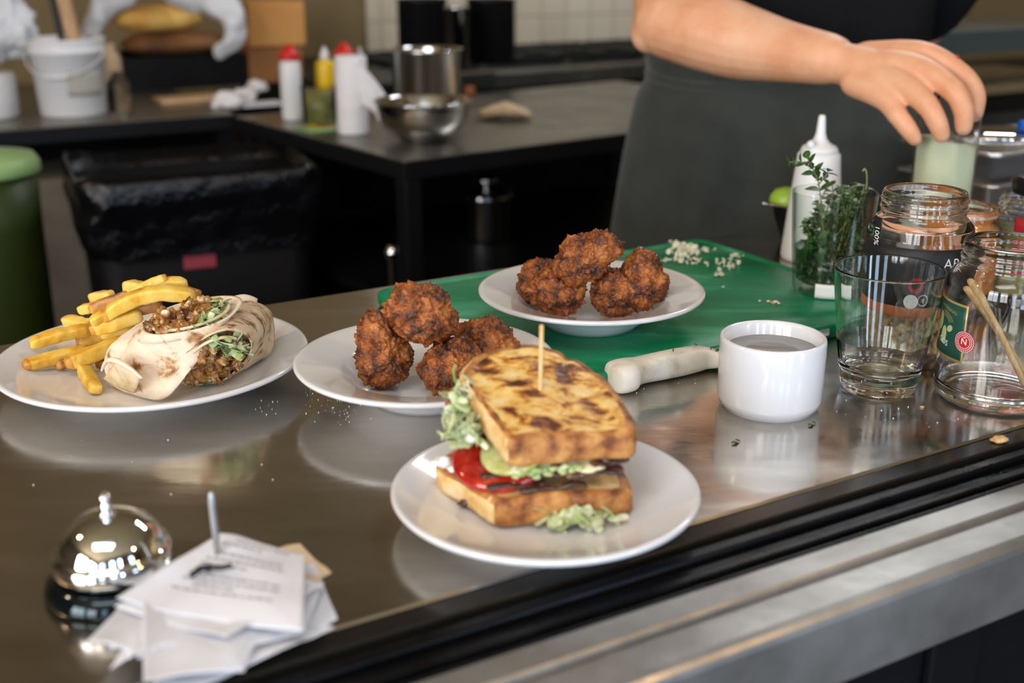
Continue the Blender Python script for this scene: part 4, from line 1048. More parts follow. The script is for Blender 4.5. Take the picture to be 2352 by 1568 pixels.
s3, l3 = sprig([Q(1862, 385, 1.13), Q(1838, 372, 1.13), Q(1815, 372, 1.128)], 4, .0095, .003, 32, 2, .2)
hs = thing('herb_sprig', 'tall leafy herb sprig standing above the rim of the herb glass', 'herb sprig', HCn + Vector((0, 0, .06)))
mk('stem', *join(s_, s2, s3), M['stem'], hs); mk('leaves', *join(l_, l2, l3), M['leaf'], hs)
tag(mk('herb_stalk', *tube(smoothline([HCn + Vector((.01, .0, .06)), Q(1946, 440, 1.15), Q(1985, 425, 1.15)], 14) , .0008, 6), M['stem']), 'thin brown stalk arching over the right side of the herb glass', 'stalk', 'bare stalks in the herb glass')
tag(mk('herb_stalk', *tube(smoothline([HCn + Vector((.026, .004, .07)), Q(1988, 440, 1.15), Q(1991, 405, 1.15), Q(1987, 388, 1.15), Q(1982, 392, 1.15)], 16), .0009, 6), M['stem']), 'bare hooked stalk sticking up at the right of the herb glass', 'stalk', 'bare stalks in the herb glass')
def crumb_leaf(px, py, s, lab):
    l1 = leaf(P(px - 6, py + 4, .0012), Vector((1, .5, .1)), Vector((0, 0, 1)), .006 * s, .0018 * s); l2_ = leaf(P(px + 2, py - 4, .0014), Vector((1, -.6, .1)), Vector((0, 0, 1)), .004 * s, .0013 * s)
    tag(mk('herb_leaf', *join(l1, l2_), M['leaf']), lab, 'herb leaf')
crumb_leaf(1686, 1013, 1.1, 'tiny dark herb leaf on the steel in front of the white cup'); crumb_leaf(1862, 972, .9, 'tiny herb leaf against the right foot of the white cup')
# salt and crumbs scattered over the steel
r = rnd(44); g = []
for cx, cy, sx, sy, n in ((740, 915, 60, 35, 34), (800, 945, 45, 25, 22), (1500, 900, 130, 50, 22), (2060, 960, 130, 40, 16), (350, 1060, 260, 60, 10), (620, 930, 40, 20, 10)):
    for i in range(n):
        p = P(cx + r.gauss(0, sx * .6), cy + r.gauss(0, sy * .6), .0004); U_, V_ = toUV(p)
        if not .54 < V_ < 1.12: continue
        s = r.choice((.0002, .0003, .00045)); v, f = blob(p, s, i, 2, .3); g.append((v, f))
tag(mk('salt_grains', *join(*g), M['print_white']), 'scattered salt grains on the steel around the plates', 'salt', kind='stuff')
r = rnd(45)
for px, py, s, lab in ((1776, 694, .0026, 'pale crumb on the right part of the green board'), (2118, 934, .0013, 'tiny crumb on the steel between the tumbler and the labelled jar'), (2296, 1008, .0045, 'pale crumb on the black rail at the right edge')):
    z = BT if s == .0026 else (0 if s < .002 else -.001)
    p = P(px, py, z + s * .5); tag(mk('crumb', *blob(p, s, px, 3, .4, 1.7, (1.4, 1, .6)), M['nut']), lab, 'crumb')
# ---------------------------------------------------------------- desk bell
BC = Vector((-.229, .603, 0))
def zs_(p, k=.87): return [(r_, .0125 + (z_ - .0125) * k) if z_ > .0125 else (r_, z_) for r_, z_ in p]
bell = thing('call_bell', 'chrome dome call bell with a black base, beside the spiked receipts', 'bell', BC)
mk('base', *lathe([(0, 0), (.0365, 0), (.0385, .0015), (.0385, .004), (.037, .009), (.032, .0125), (.027, .0130), (0, .0130)], BC, 80), mat('black_chrome', (.03, .04, .045), .06, .9), bell)
pr = [(.0012, .0530), (.008, .0523), (.0165, .0492), (.0235, .0440), (.0280, .0375), (.0302, .0312), (.0306, .0300), (.0312, .0293), (.0330, .0280), (.0336, .0262), (.0337, .0195), (.0330, .0168), (.0318, .0164), (.0322, .020), (.0318, .026), (.0290, .030), (.0265, .036), (.022, .0425), (.0155, .0478), (.008, .0508), (.0012, .0515)]
mk('dome', *lathe(zs_(pr), BC, 96, closed=True), M['chrome'], bell)
mk('stem', *lathe([(0, .0135), (.003, .0135), (.003, .046), (0, .046)], BC, 20), M['chrome'], bell)
mk('button', *lathe(zs_([(0, .0520), (.0042, .0522), (.0046, .0535), (.0034, .0545), (.0026, .0555), (.0032, .0565), (.0032, .0585), (.0024, .0600), (.0024, .0618), (.0034, .0630), (.0034, .0648), (.0020, .0662), (0, .0666)]), BC, 32), M['chrome'], bell)

# ---------------------------------------------------------------- spiked receipts
SC = P(506, 1322, .014); SC.z = 0
spk = thing('receipt_spike', 'steel receipt spike sticking up through a pile of white slips', 'receipt spike', SC)
mk('base', *lathe([(0, 0), (.030, 0), (.031, .001), (.030, .0025), (.006, .0035), (0, .0035)], SC, 48), M['black_metal'], spk)
tip = Q(485, 1134, SC.y + .004)
mk('spike', *tube(smoothline([SC + Vector((0, 0, .003)), lerp(SC, tip, .5), tip], 12), [.0018] * 7 + [.0021] * 3 + [.0023, .0018], 12), M['steel_dull'], spk)
hk = P(498, 1303, .0275)
mk('clip', *join(tube(smoothline([hk + Vector((-.010, -.0035, -.001)), hk + Vector((-.006, -.001, .001)), hk + Vector((-.002, .0, .0)), hk + Vector((.003, -.0015, .0008)), hk + Vector((.007, .001, .0005))], 14), .0014, 10), tube(smoothline([hk + Vector((-.012, -.006, -.001)), hk + Vector((-.008, -.003, .0015)), hk + Vector((-.004, -.002, 0))], 8), .0017, 10)), M['black_metal'], spk)
SF = UV(0, 0)
def slip(corners, z0, seed, label, m='paper', lines=0, curl=0.004, rag=0.0, sag=None):
    """a paper slip through four corner points (near-left, near-right, far-right, far-left), wavy"""
    c = [Vector(q) for q in corners]
    def base(u, v):
        p = lerp(lerp(c[0], c[1], u), lerp(c[3], c[2], u), v)
        wv = .0016 * math.sin(u * 5 + seed) * math.cos(v * 4 + seed * 2) + .0010 * noise.noise(Vector((u * 3, v * 3, seed)))
        ed = max(abs(u - .5), abs(v - .5)) * 2
        if rag and v < .001: p += (c[0] - c[3]).normalized() * rag * (.5 + noise.noise(Vector((u * 9, seed, 0))))
        rr = Vector((p.x - SC.x, p.y - SC.y, 0)).length
        return Vector((p.x, p.y, p.z + wv + curl * (ed ** 3) * .6 * math.sin(u * 3.1 + seed)))
    o = mk('receipt_slip', *sheet(base, 34, 34, .00025), M[m]); tag(o, label, 'receipt', 'receipt slips on the spike')
    if lines:
        r = rnd(seed + 100); g = []
        for ln in range(lines):
            v = .92 - ln * .065; u = .16 + (0 if ln % 3 else .1)
            if ln in (2, 6): continue
            while u < .80 - (.25 if ln % 4 == 1 else 0):
                L = r.uniform(.02, .07); h = .017
                V = [base(uu, vv) + Vector((0, 0, .00035)) for uu, vv in ((u, v), (u + L, v), (u + L, v + h), (u, v + h))]
                g.append((V, [(0, 1, 2, 3)])); u += L + r.uniform(.008, .02)
        WO = o; WORLD[o.name] = WORLD[o.name]
        me_at = WORLD[o.name]; mk('faded_print', *join(*g), M['ink'], o, smooth=False)
    return o
slip([P(330, 1562, .012), P(700, 1440, .012), P(745, 1330, .013), P(330, 1400, .013)], 0, 2, 'lower white slip jutting towards the black rail', curl=.003)
slip([P(345, 1600, .010), P(640, 1500, .006), P(770, 1432, .008), P(420, 1360, .011)], 0, 3, 'longest white slip hanging over the black rail at the front', curl=.004)
slip([P(600, 1490, .007), P(776, 1428, .006), P(722, 1300, .012), P(560, 1320, .013)], 0, 4, 'grey crumpled slip at the right of the pile', curl=.005)
slip([P(560, 1400, .013), P(762, 1325, .011), P(690, 1255, .013), P(520, 1290, .014)], 0, 5, 'yellowed slip peeking out at the right of the pile', 'paper_tan', curl=.004)
slip([P(255, 1528, .012), P(420, 1470, .015), P(530, 1290, .015), P(380, 1300, .013)], 0, 6, 'narrow slip with a ragged end at the lower left of the pile', rag=.004, curl=.003)
slip([P(205, 1474, .014), P(330, 1500, .014), P(560, 1330, .016), P(330, 1330, .014)], 0, 7, 'white slip pointing left below the bell', rag=.003, curl=.004)
slip([P(330, 1568, .014), P(560, 1530, .012), P(640, 1350, .016), P(330, 1350, .017)], 0, 8, 'wide white slip at the bottom centre of the pile', curl=.004)
slip([P(262, 1390, .018), P(520, 1470, .0165), P(745, 1345, .016), P(520, 1290, .018)], 0, 11, 'white slip just under the printed topmost one', curl=.003)
# the topmost slip is arched like a saddle
def top_slip():
    c = [P(268, 1378, .020), P(697, 1448, .0195), P(700, 1262, .026), P(506, 1224, .030)]
    return c
slip(top_slip(), 0, 9, 'topmost receipt slip with faded grey print, pierced by the spike', lines=11, curl=.004)

# ---------------------------------------------------------------- white squeeze bottle behind the herbs
WB = Vector((.349, 1.345, 0))
wbt = thing('squeeze_bottle', 'white squeeze bottle with a pointed nozzle standing behind the herb glass', 'squeeze bottle', WB)
mk('bottle_body', *lathe([(0, .002), (.030, .002), (.033, 0), (.0345, .003), (.0342, .012), (.0300, .060), (.0248, .112), (.0240, .122), (.0215, .125), (0, .125)], WB, 64), M['white_plastic'], wbt)
mk('nozzle', *lathe([(0, .1252), (.0205, .1252), (.0212, .127), (.0190, .1310), (.0120, .1345), (.0075, .1395), (.0055, .146), (.0045, .158), (.0040, .1640), (.0030, .1660), (0, .1664)], WB, 48), M['white_plastic'], wbt)
mk('cap_hinge', *blob(WB + Vector((-.013, -.012, .1345)), .0052, 3, 3, .15), M['white_plastic'], wbt)
# black bowl with lime and a spoon behind it
BB = Vector((.352, 1.425, 0))
tag(mk('sauce_bowl', *lathe([(0, 0), (.018, 0), (.02, .002), (.030, .030), (.036, .058), (.0345, .0585), (.028, .031), (.017, .005), (0, .004)], BB, 56), M['dark_metal'], at=BB), 'small black bowl behind the white squeeze bottle', 'bowl')
lm = P(1793, 448, .073)
lm = Q(1803, 450, 1.412)
tag(mk('lime_half', *lathe([(0, 0), (.019, 0), (.0205, .002), (.0195, .009), (.0145, .016), (.006, .0195), (0, .020)], lm + Vector((0.002, 0, -.009)), 48), M['lime']), 'green lime half sitting on the bowl behind the white squeeze bottle', 'lime')
sp0, sp1 = Q(1752, 466, 1.388), Q(1838, 484, 1.388)
spn = thing('spoon', 'steel spoon handle sticking out left of the herb glass', 'spoon', sp1)
mk('handle', *tube(smoothline([sp0, lerp(sp0, sp1, .5) + Vector((0, 0, .001)), sp1], 14), [.0040, .0046] + [.0036] * 12, 12, flat=(1, .45)), M['steel'], spn)
mk('spoon_bowl', *blob(sp1 + Vector((.014, .004, -.004)), .013, 1, 3, 0, 1, (1.3, .8, .25)), M['steel'], spn)

# ---------------------------------------------------------------- clear bottle of pale green sauce, held by the chef
SB = Vector((.500, 1.355, 0))
SBx = Q(2166, 400, 1.355); SB.x = SBx.x
fz_ = SB.y * math.cos(PITCH) + .25 * math.sin(PITCH); rb_ = 69 / FPX * fz_
sb = thing('squeeze_bottle', 'clear squeeze bottle of pale green sauce gripped from above by the hand', 'squeeze bottle', SB)
hb = zz(238, SB, 0, 0); hs_ = zz(345, SB, rb_, -math.pi / 2)
mk('bottle_body', *lathe([(0, .002), (rb_ * .8, 0), (rb_ * .96, .002), (rb_, .008), (rb_, hb - .016), (rb_ * .93, hb - .008), (rb_ * .6, hb), (rb_ * .45, hb + .002), (rb_ * .45, hb + .012), (rb_ * .40, hb + .012), (rb_ * .40, hb + .002), (rb_ * .6 - .0015, hb - .002), (rb_ * .93 - .0015, hb - .010), (rb_ - .0015, hb - .018), (rb_ - .0015, .01), (rb_ * .9, .004), (0, .004)], SB, 72), M['clear_plastic'], sb)
def sauce_fill():
    V, F = lathe([(0, .0045), (rb_ * .88, .0055), (rb_ - .0022, .011), (rb_ - .0022, hs_ * .5), (rb_ - .0022, hs_), (rb_ * .5, hs_), (0, hs_)], SB, 72)
    out = []
    for v in V:
        if v.z > hs_ - .001:
            a = math.atan2(v.y - SB.y, v.x - SB.x); k_ = math.cos(a - math.radians(200)); v = v + Vector((0, 0, .012 * max(0, k_) + .0015 * math.sin(a * 7)))
        out.append(v)
    return out, F
mk('sauce', *sauce_fill(), M['pale_sauce'], sb)
mk('red_cap', *lathe([(0, hb + .0125), (rb_ * .55, hb + .0125), (rb_ * .55, hb + .018), (.008, hb + .024), (.0045, hb + .030), (.003, hb + .052), (0, hb + .053)], SB, 40), M['red_plastic'], sb)
NZ = Q(2171, 140, SB.y + .004)

# ---------------------------------------------------------------- the cook
PC = UV(0, 0) + Vector((.425, 1.815, 0))
cook = thing('person', 'person in a dark grey apron and black shirt reaching over to hold a squeeze bottle', 'person', Vector((PC.x, PC.y, -.9)))
fwd = Vector((-.30, -.954, 0)).normalized(); rt = Vector((-fwd.y, fwd.x, 0))     # rt: the cook's own left
rt = Vector((.954, -.30, 0))                   # towards the right of the picture
def bp(x, y, z): return PC + rt * x - fwd * 0 + fwd * y + Vector((0, 0, z))
def cone(a, b, ra, rb, fl=(1, 1), up=(0, 0, 1), n=8): return tube(smoothline([a, lerp(a, b, .5), b], n), [lerp(ra, rb, i / (n - 1)) for i in range(n)], 20, flat=fl, up=up)
def chain(pts, rads, fl=(1, 1), up=(0, 0, 1), n=40, seg=20):
    pr_ = smoothline([Vector((*p, )) for p in pts], n); rr_ = smoothline([Vector((x, 0, 0)) for x in rads], n)
    return tube(pr_, [max(.001, q.x) for q in rr_], seg, flat=fl, up=up)
B = []
# trunk, neck, head, legs
trunk = []
for z, w, d, y in ((-.14, .165, .115, 0), (-.05, .175, .12, 0), (.05, .165, .112, .0), (.15, .155, .105, .0), (.27, .165, .11, .0), (.38, .178, .115, .0), (.46, .18, .105, -.005), (.51, .14, .08, -.01), (.545, .07, .06, -.005)):
    trunk.append(ell(bp(0, y, z), rt * w, fwd * d, 40, .85))
B.append(loft(trunk))
B.append(cone(bp(0, 0, .50), bp(0, .012, .63), .058, .052))
B.append(blob(bp(0, .022, .735), .098, 2, 4, .02, 1, (.80, 1.0, 1.22)))
B.append(cone(bp(0, .055, .665), bp(0, .075, .655), .045, .032))
B.append(cone(bp(0, .112, .735), bp(0, .130, .712), .010, .014))
B.append(cone(bp(-.018, .108, .685), bp(.018, .108, .685), .0075, .0075))
for s in (-1, 1): B.append(blob(bp(s * .080, .01, .73), .030, 4 + s, 3, .1, 1, (.35, .7, 1.1)))
for s in (-1, 1):
    B.append(chain([bp(s * .085, 0, -.10), bp(s * .095, .01, -.28), bp(s * .10, .02, -.45), bp(s * .105, 0, -.64), bp(s * .11, -.01, -.83)], [.085, .078, .056, .052, .036]))
    B.append(cone(bp(s * .11, -.02, -.868), bp(s * .115, .13, -.880), .032, .022))
# far arm: folded behind the back
B.append(chain([bp(.17, -.01, .455), bp(.205, -.05, .33), bp(.165, -.165, .22), bp(.09, -.18, .16), bp(.0, -.18, .13)], [.052, .048, .042, .038, .026]))
# near arm
SHO = bp(-.175, -.005, .455)
EL = Q(1532, 52, 1.590); W0 = Q(1905, 136, 1.430)
up_arm = [SHO, lerp(SHO, EL, .35) + Vector((-.012, -.01, 0)), lerp(SHO, EL, .75) + Vector((-.006, -.006, 0)), EL]
B.append(chain(up_arm, [.060, .054, .048, .0445], n=30))
B.append(blob(Q(1492, 78, 1.592), .0250, 7, 3, .05))
B.append(chain([EL, Q(1618, 70, 1.555), Q(1705, 97, 1.520), Q(1800, 118, 1.475), W0], [.0455, .0500, .0460, .0370, .0300], n=44))
# hand
def hp(px, py, y): return Q(px, py, y)
yb = SB.y
palm_c = [hp(1905, 138, 1.430), hp(1950, 150, 1.415), hp(2000, 165, 1.398), hp(2040, 178, 1.384), hp(2062, 186, 1.376)]
B.append(chain(palm_c, [.030, .031, .034, .0345, .030], (.80, .80), n=26))
kn = {'pinky': [hp(1965, 188, 1.392), hp(2030, 224, 1.352), hp(2060, 262, 1.328), hp(2086, 296, 1.318), hp(2101, 318, 1.317)],
      'ring': [hp(1975, 165, 1.400), hp(2072, 196, 1.348), hp(2128, 240, 1.316), hp(2152, 280, 1.3075), hp(2163, 310, 1.3085)],
      'middle': [hp(1985, 145, 1.405), hp(2108, 158, 1.356), hp(2186, 205, 1.318), hp(2212, 250, 1.311), hp(2213, 292, 1.314)],
      'index': [hp(1990, 128, 1.415), hp(2118, 126, 1.376), hp(2208, 172, 1.352), hp(2240, 218, 1.345), hp(2238, 262, 1.344)],
      'thumb': [hp(1950, 135, 1.440), hp(2010, 145, 1.445), hp(2070, 185, 1.430), hp(2115, 225, 1.412), hp(2140, 250, 1.404)]}
fr = {'pinky': [.018, .0142, .0112, .0104, .0086], 'ring': [.018, .0155, .0122, .0112, .0094], 'middle': [.018, .0158, .0126, .0116, .0098], 'index': [.017, .0155, .0124, .0114, .0096], 'thumb': [.018, .017, .0135, .0118, .0095]}
for nme, pts in kn.items(): B.append(chain(pts, fr[nme], n=34, seg=18))
# knuckle bumps, webbing
for q, rr_ in ((kn['pinky'][1], .0125), (kn['ring'][1], .0142), (kn['middle'][1], .0145), (kn['index'][1], .0142), (kn['ring'][2], .0128), (kn['middle'][2], .0132), (kn['index'][2], .0128), (kn['pinky'][2], .0117)):
    B.append(blob(q, rr_, 3, 3, .0))
B.append(chain([hp(2015, 215, 1.365), hp(2050, 200, 1.366), hp(2085, 172, 1.372), hp(2100, 145, 1.385)], [.0125, .0150, .0155, .0135], n=20))
body = mk('body', *join(*B), M['skin'], cook)
rm = body.modifiers.new('remesh', 'REMESH'); rm.mode = 'VOXEL'; rm.voxel_size = .0027; rm.use_smooth_shade = True
sm = body.modifiers.new('smooth', 'SMOOTH'); sm.factor = .5; sm.iterations = 4
# nails
ng = []
for k_ in ('pinky', 'ring', 'middle', 'index'):
    a, b = kn[k_][3], kn[k_][4]; d = (b - a).normalized(); o_ = Vector((0, -1, .15)); o_ = (o_ - d * o_.dot(d)).normalized(); s_ = d.cross(o_)
    rr_ = fr[k_][4]; c_ = b + o_ * rr_ * .78
    def nf(u, v, c_=c_, d=d, s_=s_, o_=o_, rr_=rr_):
        x = (u - .5) * 2; return c_ + d * ((v - .75) * rr_ * 1.2) + s_ * (x * rr_ * .55) + o_ * (rr_ * .16 * (1 - x * x))
    mk('fingernail', *sheet(nf, 8, 6, .0006), M['nail'], cook)
# hair, eyes
hv, hf = blob(bp(0, .008, .757), .108, 4, 4, .05, 3, (.80, .98, 1.12)); hv2 = []
for v in hv:
    d = v - bp(0, .02, .735); y = d.dot(fwd)
    if y > .055 and d.z < .06: v = v - fwd * (.07 * min(1, (y - .055) / .03))
    hv2.append(v)
mk('hair', hv2, hf, M['hair'], cook)
for s in (-1, 1): mk('eye', *blob(bp(s * .031, .103, .738), .0095, 1, 3, 0), M['print_white'], cook)
# shirt
sh = []
for i in range(25):
    t = i / 24; z = lerp(-.02, .515, t); ks_ = smoothline([Vector((w, d, 0)) for w, d in ((.205, .150), (.200, .146), (.188, .136), (.182, .128), (.188, .130), (.198, .132), (.198, .122), (.160, .098), (.085, .078))], 60)[int(t * 59)]
    ring = []
    for p in ell(bp(0, 0, z), rt * ks_.x, fwd * ks_.y, 96, .85):
        a = math.atan2((p - bp(0, 0, z)).dot(fwd), (p - bp(0, 0, z)).dot(rt)); d = (p - bp(0, 0, z)).normalized()
        ring.append(p + d * (.006 * noise.noise(Vector((a * 2.2, z * 6, 1))) + .004 * math.sin(a * 9 + z * 14 + 2 * noise.noise(Vector((a, z * 4, 3))))))
    sh.append(ring)
V, F = loft(sh, cap0=False, cap1=False)
SL = chain([SHO + Vector((.02, 0, .02)), lerp(SHO, EL, .2) + Vector((-.006, -.005, 0)), lerp(SHO, EL, .34) + Vector((-.011, -.009, 0))], [.078, .074, .069], n=18)
SR = chain([bp(.155, -.01, .475), bp(.205, -.05, .34), bp(.180, -.13, .26)], [.070, .062, .058], n=18)
mk('shirt', *join((V, F), SL, SR), M['shirt'], cook)
# apron: a sheet with folds wrapped round the front, flaring to the hem
def apron(u, v):
    a = math.radians(lerp(-18, 198, u)); z = lerp(-.50, .195, v)
    w = .226 + .13 * max(0, (.195 - z)) + .03 * max(0, -z); d = .172 + .035 * max(0, .195 - z) + .02 * max(0, -z)
    fold = .0065 * math.sin(a * 7 + 2.5 * noise.noise(Vector((a, z * 3, 0)))) * (.35 + min(1, max(0, .2 - z) * 2)) + .012 * noise.noise(Vector((a * 1.5, z * 4, 5)))
    tuck = -.010 * math.exp(-((z - .16) / .02) ** 2)
    c_ = math.cos(a); s_ = math.sin(a)
    return bp(c_ * (w + fold + tuck), s_ * (d + fold + tuck), z + .010 * math.sin(a * 2))
apr = mk('apron', *sheet(apron, 150, 90, -.0015), M['apron'], cook)
mk('apron_string', *tube([apron(i / 40, .955) + (apron(i / 40, .955) - bp(0, 0, .16)).normalized() * .002 for i in range(41)], .004, 8, flat=(.5, 1.6)), M['apron'], apr)
tr = []
for s in (-1, 1): tr.append(chain([bp(s * .085, 0, -.03), bp(s * .095, .01, -.28), bp(s * .10, .02, -.45), bp(s * .105, 0, -.64), bp(s * .11, -.01, -.84)], [.105, .098, .078, .072, .062]))
mk('trousers', *join(*tr), M['trousers'], cook)
for s in (-1, 1): mk('shoe', *chain([bp(s * .11, -.045, -.860), bp(s * .112, .03, -.858), bp(s * .115, .13, -.868), bp(s * .117, .165, -.872)], [.036, .040, .032, .024], n=20), M['shoe'], cook)

# ---------------------------------------------------------------- steel pans at the right end of the counter
def gn_pan(name, label, U0, U1, V0, V1, z0, h, m='pan_steel', th=.0015, fl=.010):
    cx, cy = (U0 + U1) / 2, (V0 + V1) / 2
    def ring(ins, z, r=.018):
        pts = []; r = max(.003, r - ins * .5)
        for (x, y, a0) in ((U1 - ins - r, V0 + ins + r, -90), (U1 - ins - r, V1 - ins - r, 0), (U0 + ins + r, V1 - ins - r, 90), (U0 + ins + r, V0 + ins + r, 180)):
            for i in range(8):
                a = math.radians(a0 + 90 * i / 7); pts.append(UV(x + r * math.cos(a), y + r * math.sin(a), z))
        return pts
    pr = [(fl + .012, z0), (fl + .006, z0 + .004), (fl, z0 + h - .002), (0, z0 + h - .002), (-.001, z0 + h - .004), (-.002, z0 + h), (fl, z0 + h + .0006), (fl + .0015, z0 + h - .001), (fl + .0075, z0 + .006), (fl + .014, z0 + .0018)]
    rings = [ring(i, z) for i, z in pr]
    return tag(mk(name, *loft(rings), M[m]), label, 'pan')
q = P(2300, 520, 0); Uq, Vq = toUV(Q(2244, 400, 1.46))
gn_pan('steel_pan', 'lower rectangular steel pan at the right end of the counter', Uq + .01, Uq + .26, 1.00 - .04, 1.12, .0005, .062)
up_pan = gn_pan('steel_pan', 'upper rectangular steel pan nested in another at the right end of the counter', Uq + .015, Uq + .27, .965, 1.125, .064, .036)
mk('lid', *blob(UV(Uq + .13, 1.045, .106), .05, 3, 4, .05, 1, (1.3, .9, .22)), M['steel'], up_pan)
bq = Q(2350, 326, 1.56)
tag(mk('bottle_cap', *lathe([(0, 0), (.0095, 0), (.010, .001), (.010, .009), (.0085, .011), (0, .011)], Vector((bq.x, bq.y, .1175)), 32), M['blue_plastic']), 'blue bottle cap at the right edge, on top of the steel pans', 'cap')
# ================================================================ the kitchen behind
# ---- preparation table
C0 = P(927, 369, 0); ex = (P(1470, 300, 0) - C0).normalized(); ey = Vector((-ex.y, ex.x, 0))
def TB(a, b, z): return C0 + ex * a + ey * b + Vector((0, 0, z))
pt = thing('prep_table', 'dark steel preparation table with an undershelf, standing behind the service counter', 'table', TB(.6, .3, -.9))
mk('table_top', *boxg(0, 1.08, 0, .66, -.035, 0, .003, frame=TB), M['dark_steel'], pt, smooth=False)
for a, b in ((.005, .005), (1.03, .005), (.005, .615), (1.03, .615)):
    mk('leg', *boxg(a, a + .035, b, b + .035, -.9, -.0355, .004, frame=TB), M['dark_metal'], pt, smooth=False)
mk('undershelf', *boxg(.01, 1.06, .01, .65, -.275, -.255, .002, frame=TB), M['dark_metal'], pt, smooth=False)
mk('lower_shelf', *boxg(.01, 1.06, .01, .65, -.76, -.745, .002, frame=TB), M['dark_metal'], pt, smooth=False)
mk('back_panel', *boxg(.01, 1.06, .645, .66, -.9, -.036, frame=TB), M['dark_metal'], pt, smooth=False)
# ---- pots under it
def TBat(px, py, z): return P(px, py, z)
u1 = P(1118, 548, -.255)
def pot(c, r, h, label, m='steel', lidk=True, nm='cooking_pot'):
    t = thing(nm, label, 'pot', c)
    mk('pot_body', *lathe([(0, .002), (r * .94, 0), (r, .006), (r, h - .004), (r + .003, h), (r + .001, h + .001), (r - .002, h - .004), (r - .002, .008), (r * .9, .004), (0, .004)], c, 72), M[m], t)
    if lidk:
        pl_ = mk('pot_lid', *lathe([(0, h + .001), (r + .002, h + .001), (r + .003, h + .004), (r * .7, h + .010), (0, h + .014)], c, 64), M[m], t)
        mk('lid_knob', *lathe([(0, h + .014), (.006, h + .014), (.006, h + .024), (.022, h + .026), (.024, h + .034), (.016, h + .042), (0, h + .043)], c, 40), M[m], pl_)
    return t
pot(u1, .052, .095, 'lidded steel pot on the shelf under the prep table', 'steel')
u2 = Q(902, 600, 2.07); u2.z = -.2548
tag(mk('steel_shaker', *lathe([(0, 0), (.012, 0), (.013, .002), (.0125, .060), (.0150, .064), (.0155, .074), (.012, .086), (.006, .090), (0, .091)], u2, 36), M['steel']), 'small steel shaker standing by the front leg of the prep table', 'shaker')
# ---- objects on the prep table
def sq_bottle(c, r, h, label, bm_, cap, grp, tip=.045, nm='squeeze_bottle', cr=None):
    t = thing(nm, label, 'squeeze bottle', c, grp); cr = cr or r * .98
    mk('bottle_body', *lathe([(0, 0), (r * .9, 0), (r, .004), (r, h * .86), (r * .96, h * .93), (r * .8, h), (0, h)], c, 48), M[bm_], t)
    mk('nozzle_cap', *lathe([(0, h + .0003), (cr, h + .0003), (cr, h + .012), (cr * .55, h + .020), (cr * .3, h + .030), (.004, h + tip), (0, h + tip)], c, 40), M[cap], t)
    return t
g1 = 'sauce bottles on the prep table'
def hgt(c, py):                # height above the worktop where row py meets the distance of c
    return Q(1176, py, c.y).z
b1 = P(673, 274, 0); sq_bottle(b1, .0215, hgt(b1, 137), 'white sauce bottle with a red cap at the left end of the prep table', 'white_plastic', 'red_plastic', g1, .028)
b2 = P(752, 262, 0); sq_bottle(b2, .0215, hgt(b2, 138), 'yellow mustard bottle with a clear nozzle, second from the left', 'yellow_plastic', 'white_plastic', g1, .026, cr=.010)
b3 = P(797, 268, 0); sq_bottle(b3, .0225, hgt(b3, 132), 'sauce bottle with a red cap behind the white napkins', 'white_plastic', 'red_plastic', g1, .030)
b3b = P(832, 262, 0); sq_bottle(b3b, .022, hgt(b3b, 142), 'translucent sauce bottle behind the white napkins', 'clear_plastic', 'white_plastic', g1, .026, cr=.009)
tb = P(737, 296, 0)
cnt = thing('pickle_tub', 'clear tub of olive green pickles on a pale green tray, by the sauce bottles', 'tub', tb)
mk('tub_body', *lathe([(0, .006), (.030, .006), (.033, .010), (.035, .082), (.0365, .084), (.034, .084), (.0315, .012), (0, .009)], tb, 56), M['clear_plastic'], cnt)
mk('contents', *lathe([(0, .0095), (.030, .013), (.0325, .066), (0, .068)], tb, 40), M['olive_sauce'], cnt)
tag(mk('green_tray', *boxg(-.041, .041, -.036, .036, 0, .0055, .002, frame=frame_at(tb, .6)), M['green_lid'], smooth=False), 'pale green plastic tray under the pickle tub', 'tray')
# white napkin pack: an upright roll with a loose sheet falling to the right
nb = P(812, 306, 0)
nr = thing('paper_towel_roll', 'upright white paper towel roll with a loose sheet hanging right, beside the steel bowl', 'paper towel', nb)
hn = hgt(nb, 128)
mk('roll', *lathe([(.008, .001), (.029, .001), (.030, .003), (.030, hn - .002), (.029, hn), (.008, hn)], nb, 64, closed=True), M['tissue'], nr)
def drape(u, v):
    x = lerp(.0, .082, u); z = hn - .003 - (.11 * u ** 1.6 + .0) - (1 - v) * lerp(.085, .045, u)
    return Vector((nb.x + .004 + x, nb.y - .031 + .020 * u + .006 * math.sin(u * 7 + v * 3), max(.004, z)))
mk('loose_sheet', *sheet(drape, 26, 16, .0015), M['tissue'], nr)
sp_ = P(982, 272, 0)
spt = thing('stock_pot', 'tall steel pot behind the steel mixing bowl', 'pot', sp_)
hh = hgt(sp_, 112)
mk('pot_body', *lathe([(0, .002), (.062, 0), (.065, .006), (.072, hh - .003), (.075, hh), (.073, hh + .001), (.070, hh - .004), (.063, .008), (0, .004)], sp_, 80), M['steel'], spt)
bw = P(972, 338, 0); bw = P(972, 322, 0)
tag(mk('mixing_bowl', *lathe([(0, .0), (.040, 0), (.043, .003), (.068, .018), (.084, .042), (.088, .066), (.0905, .072), (.0915, .0735), (.0900, .0745), (.0860, .070), (.082, .043), (.066, .021), (.042, .0055), (0, .004)], bw, 96), M['steel'], at=bw), 'shiny steel mixing bowl at the near corner of the prep table', 'bowl')
fb = P(1160, 268, .004)
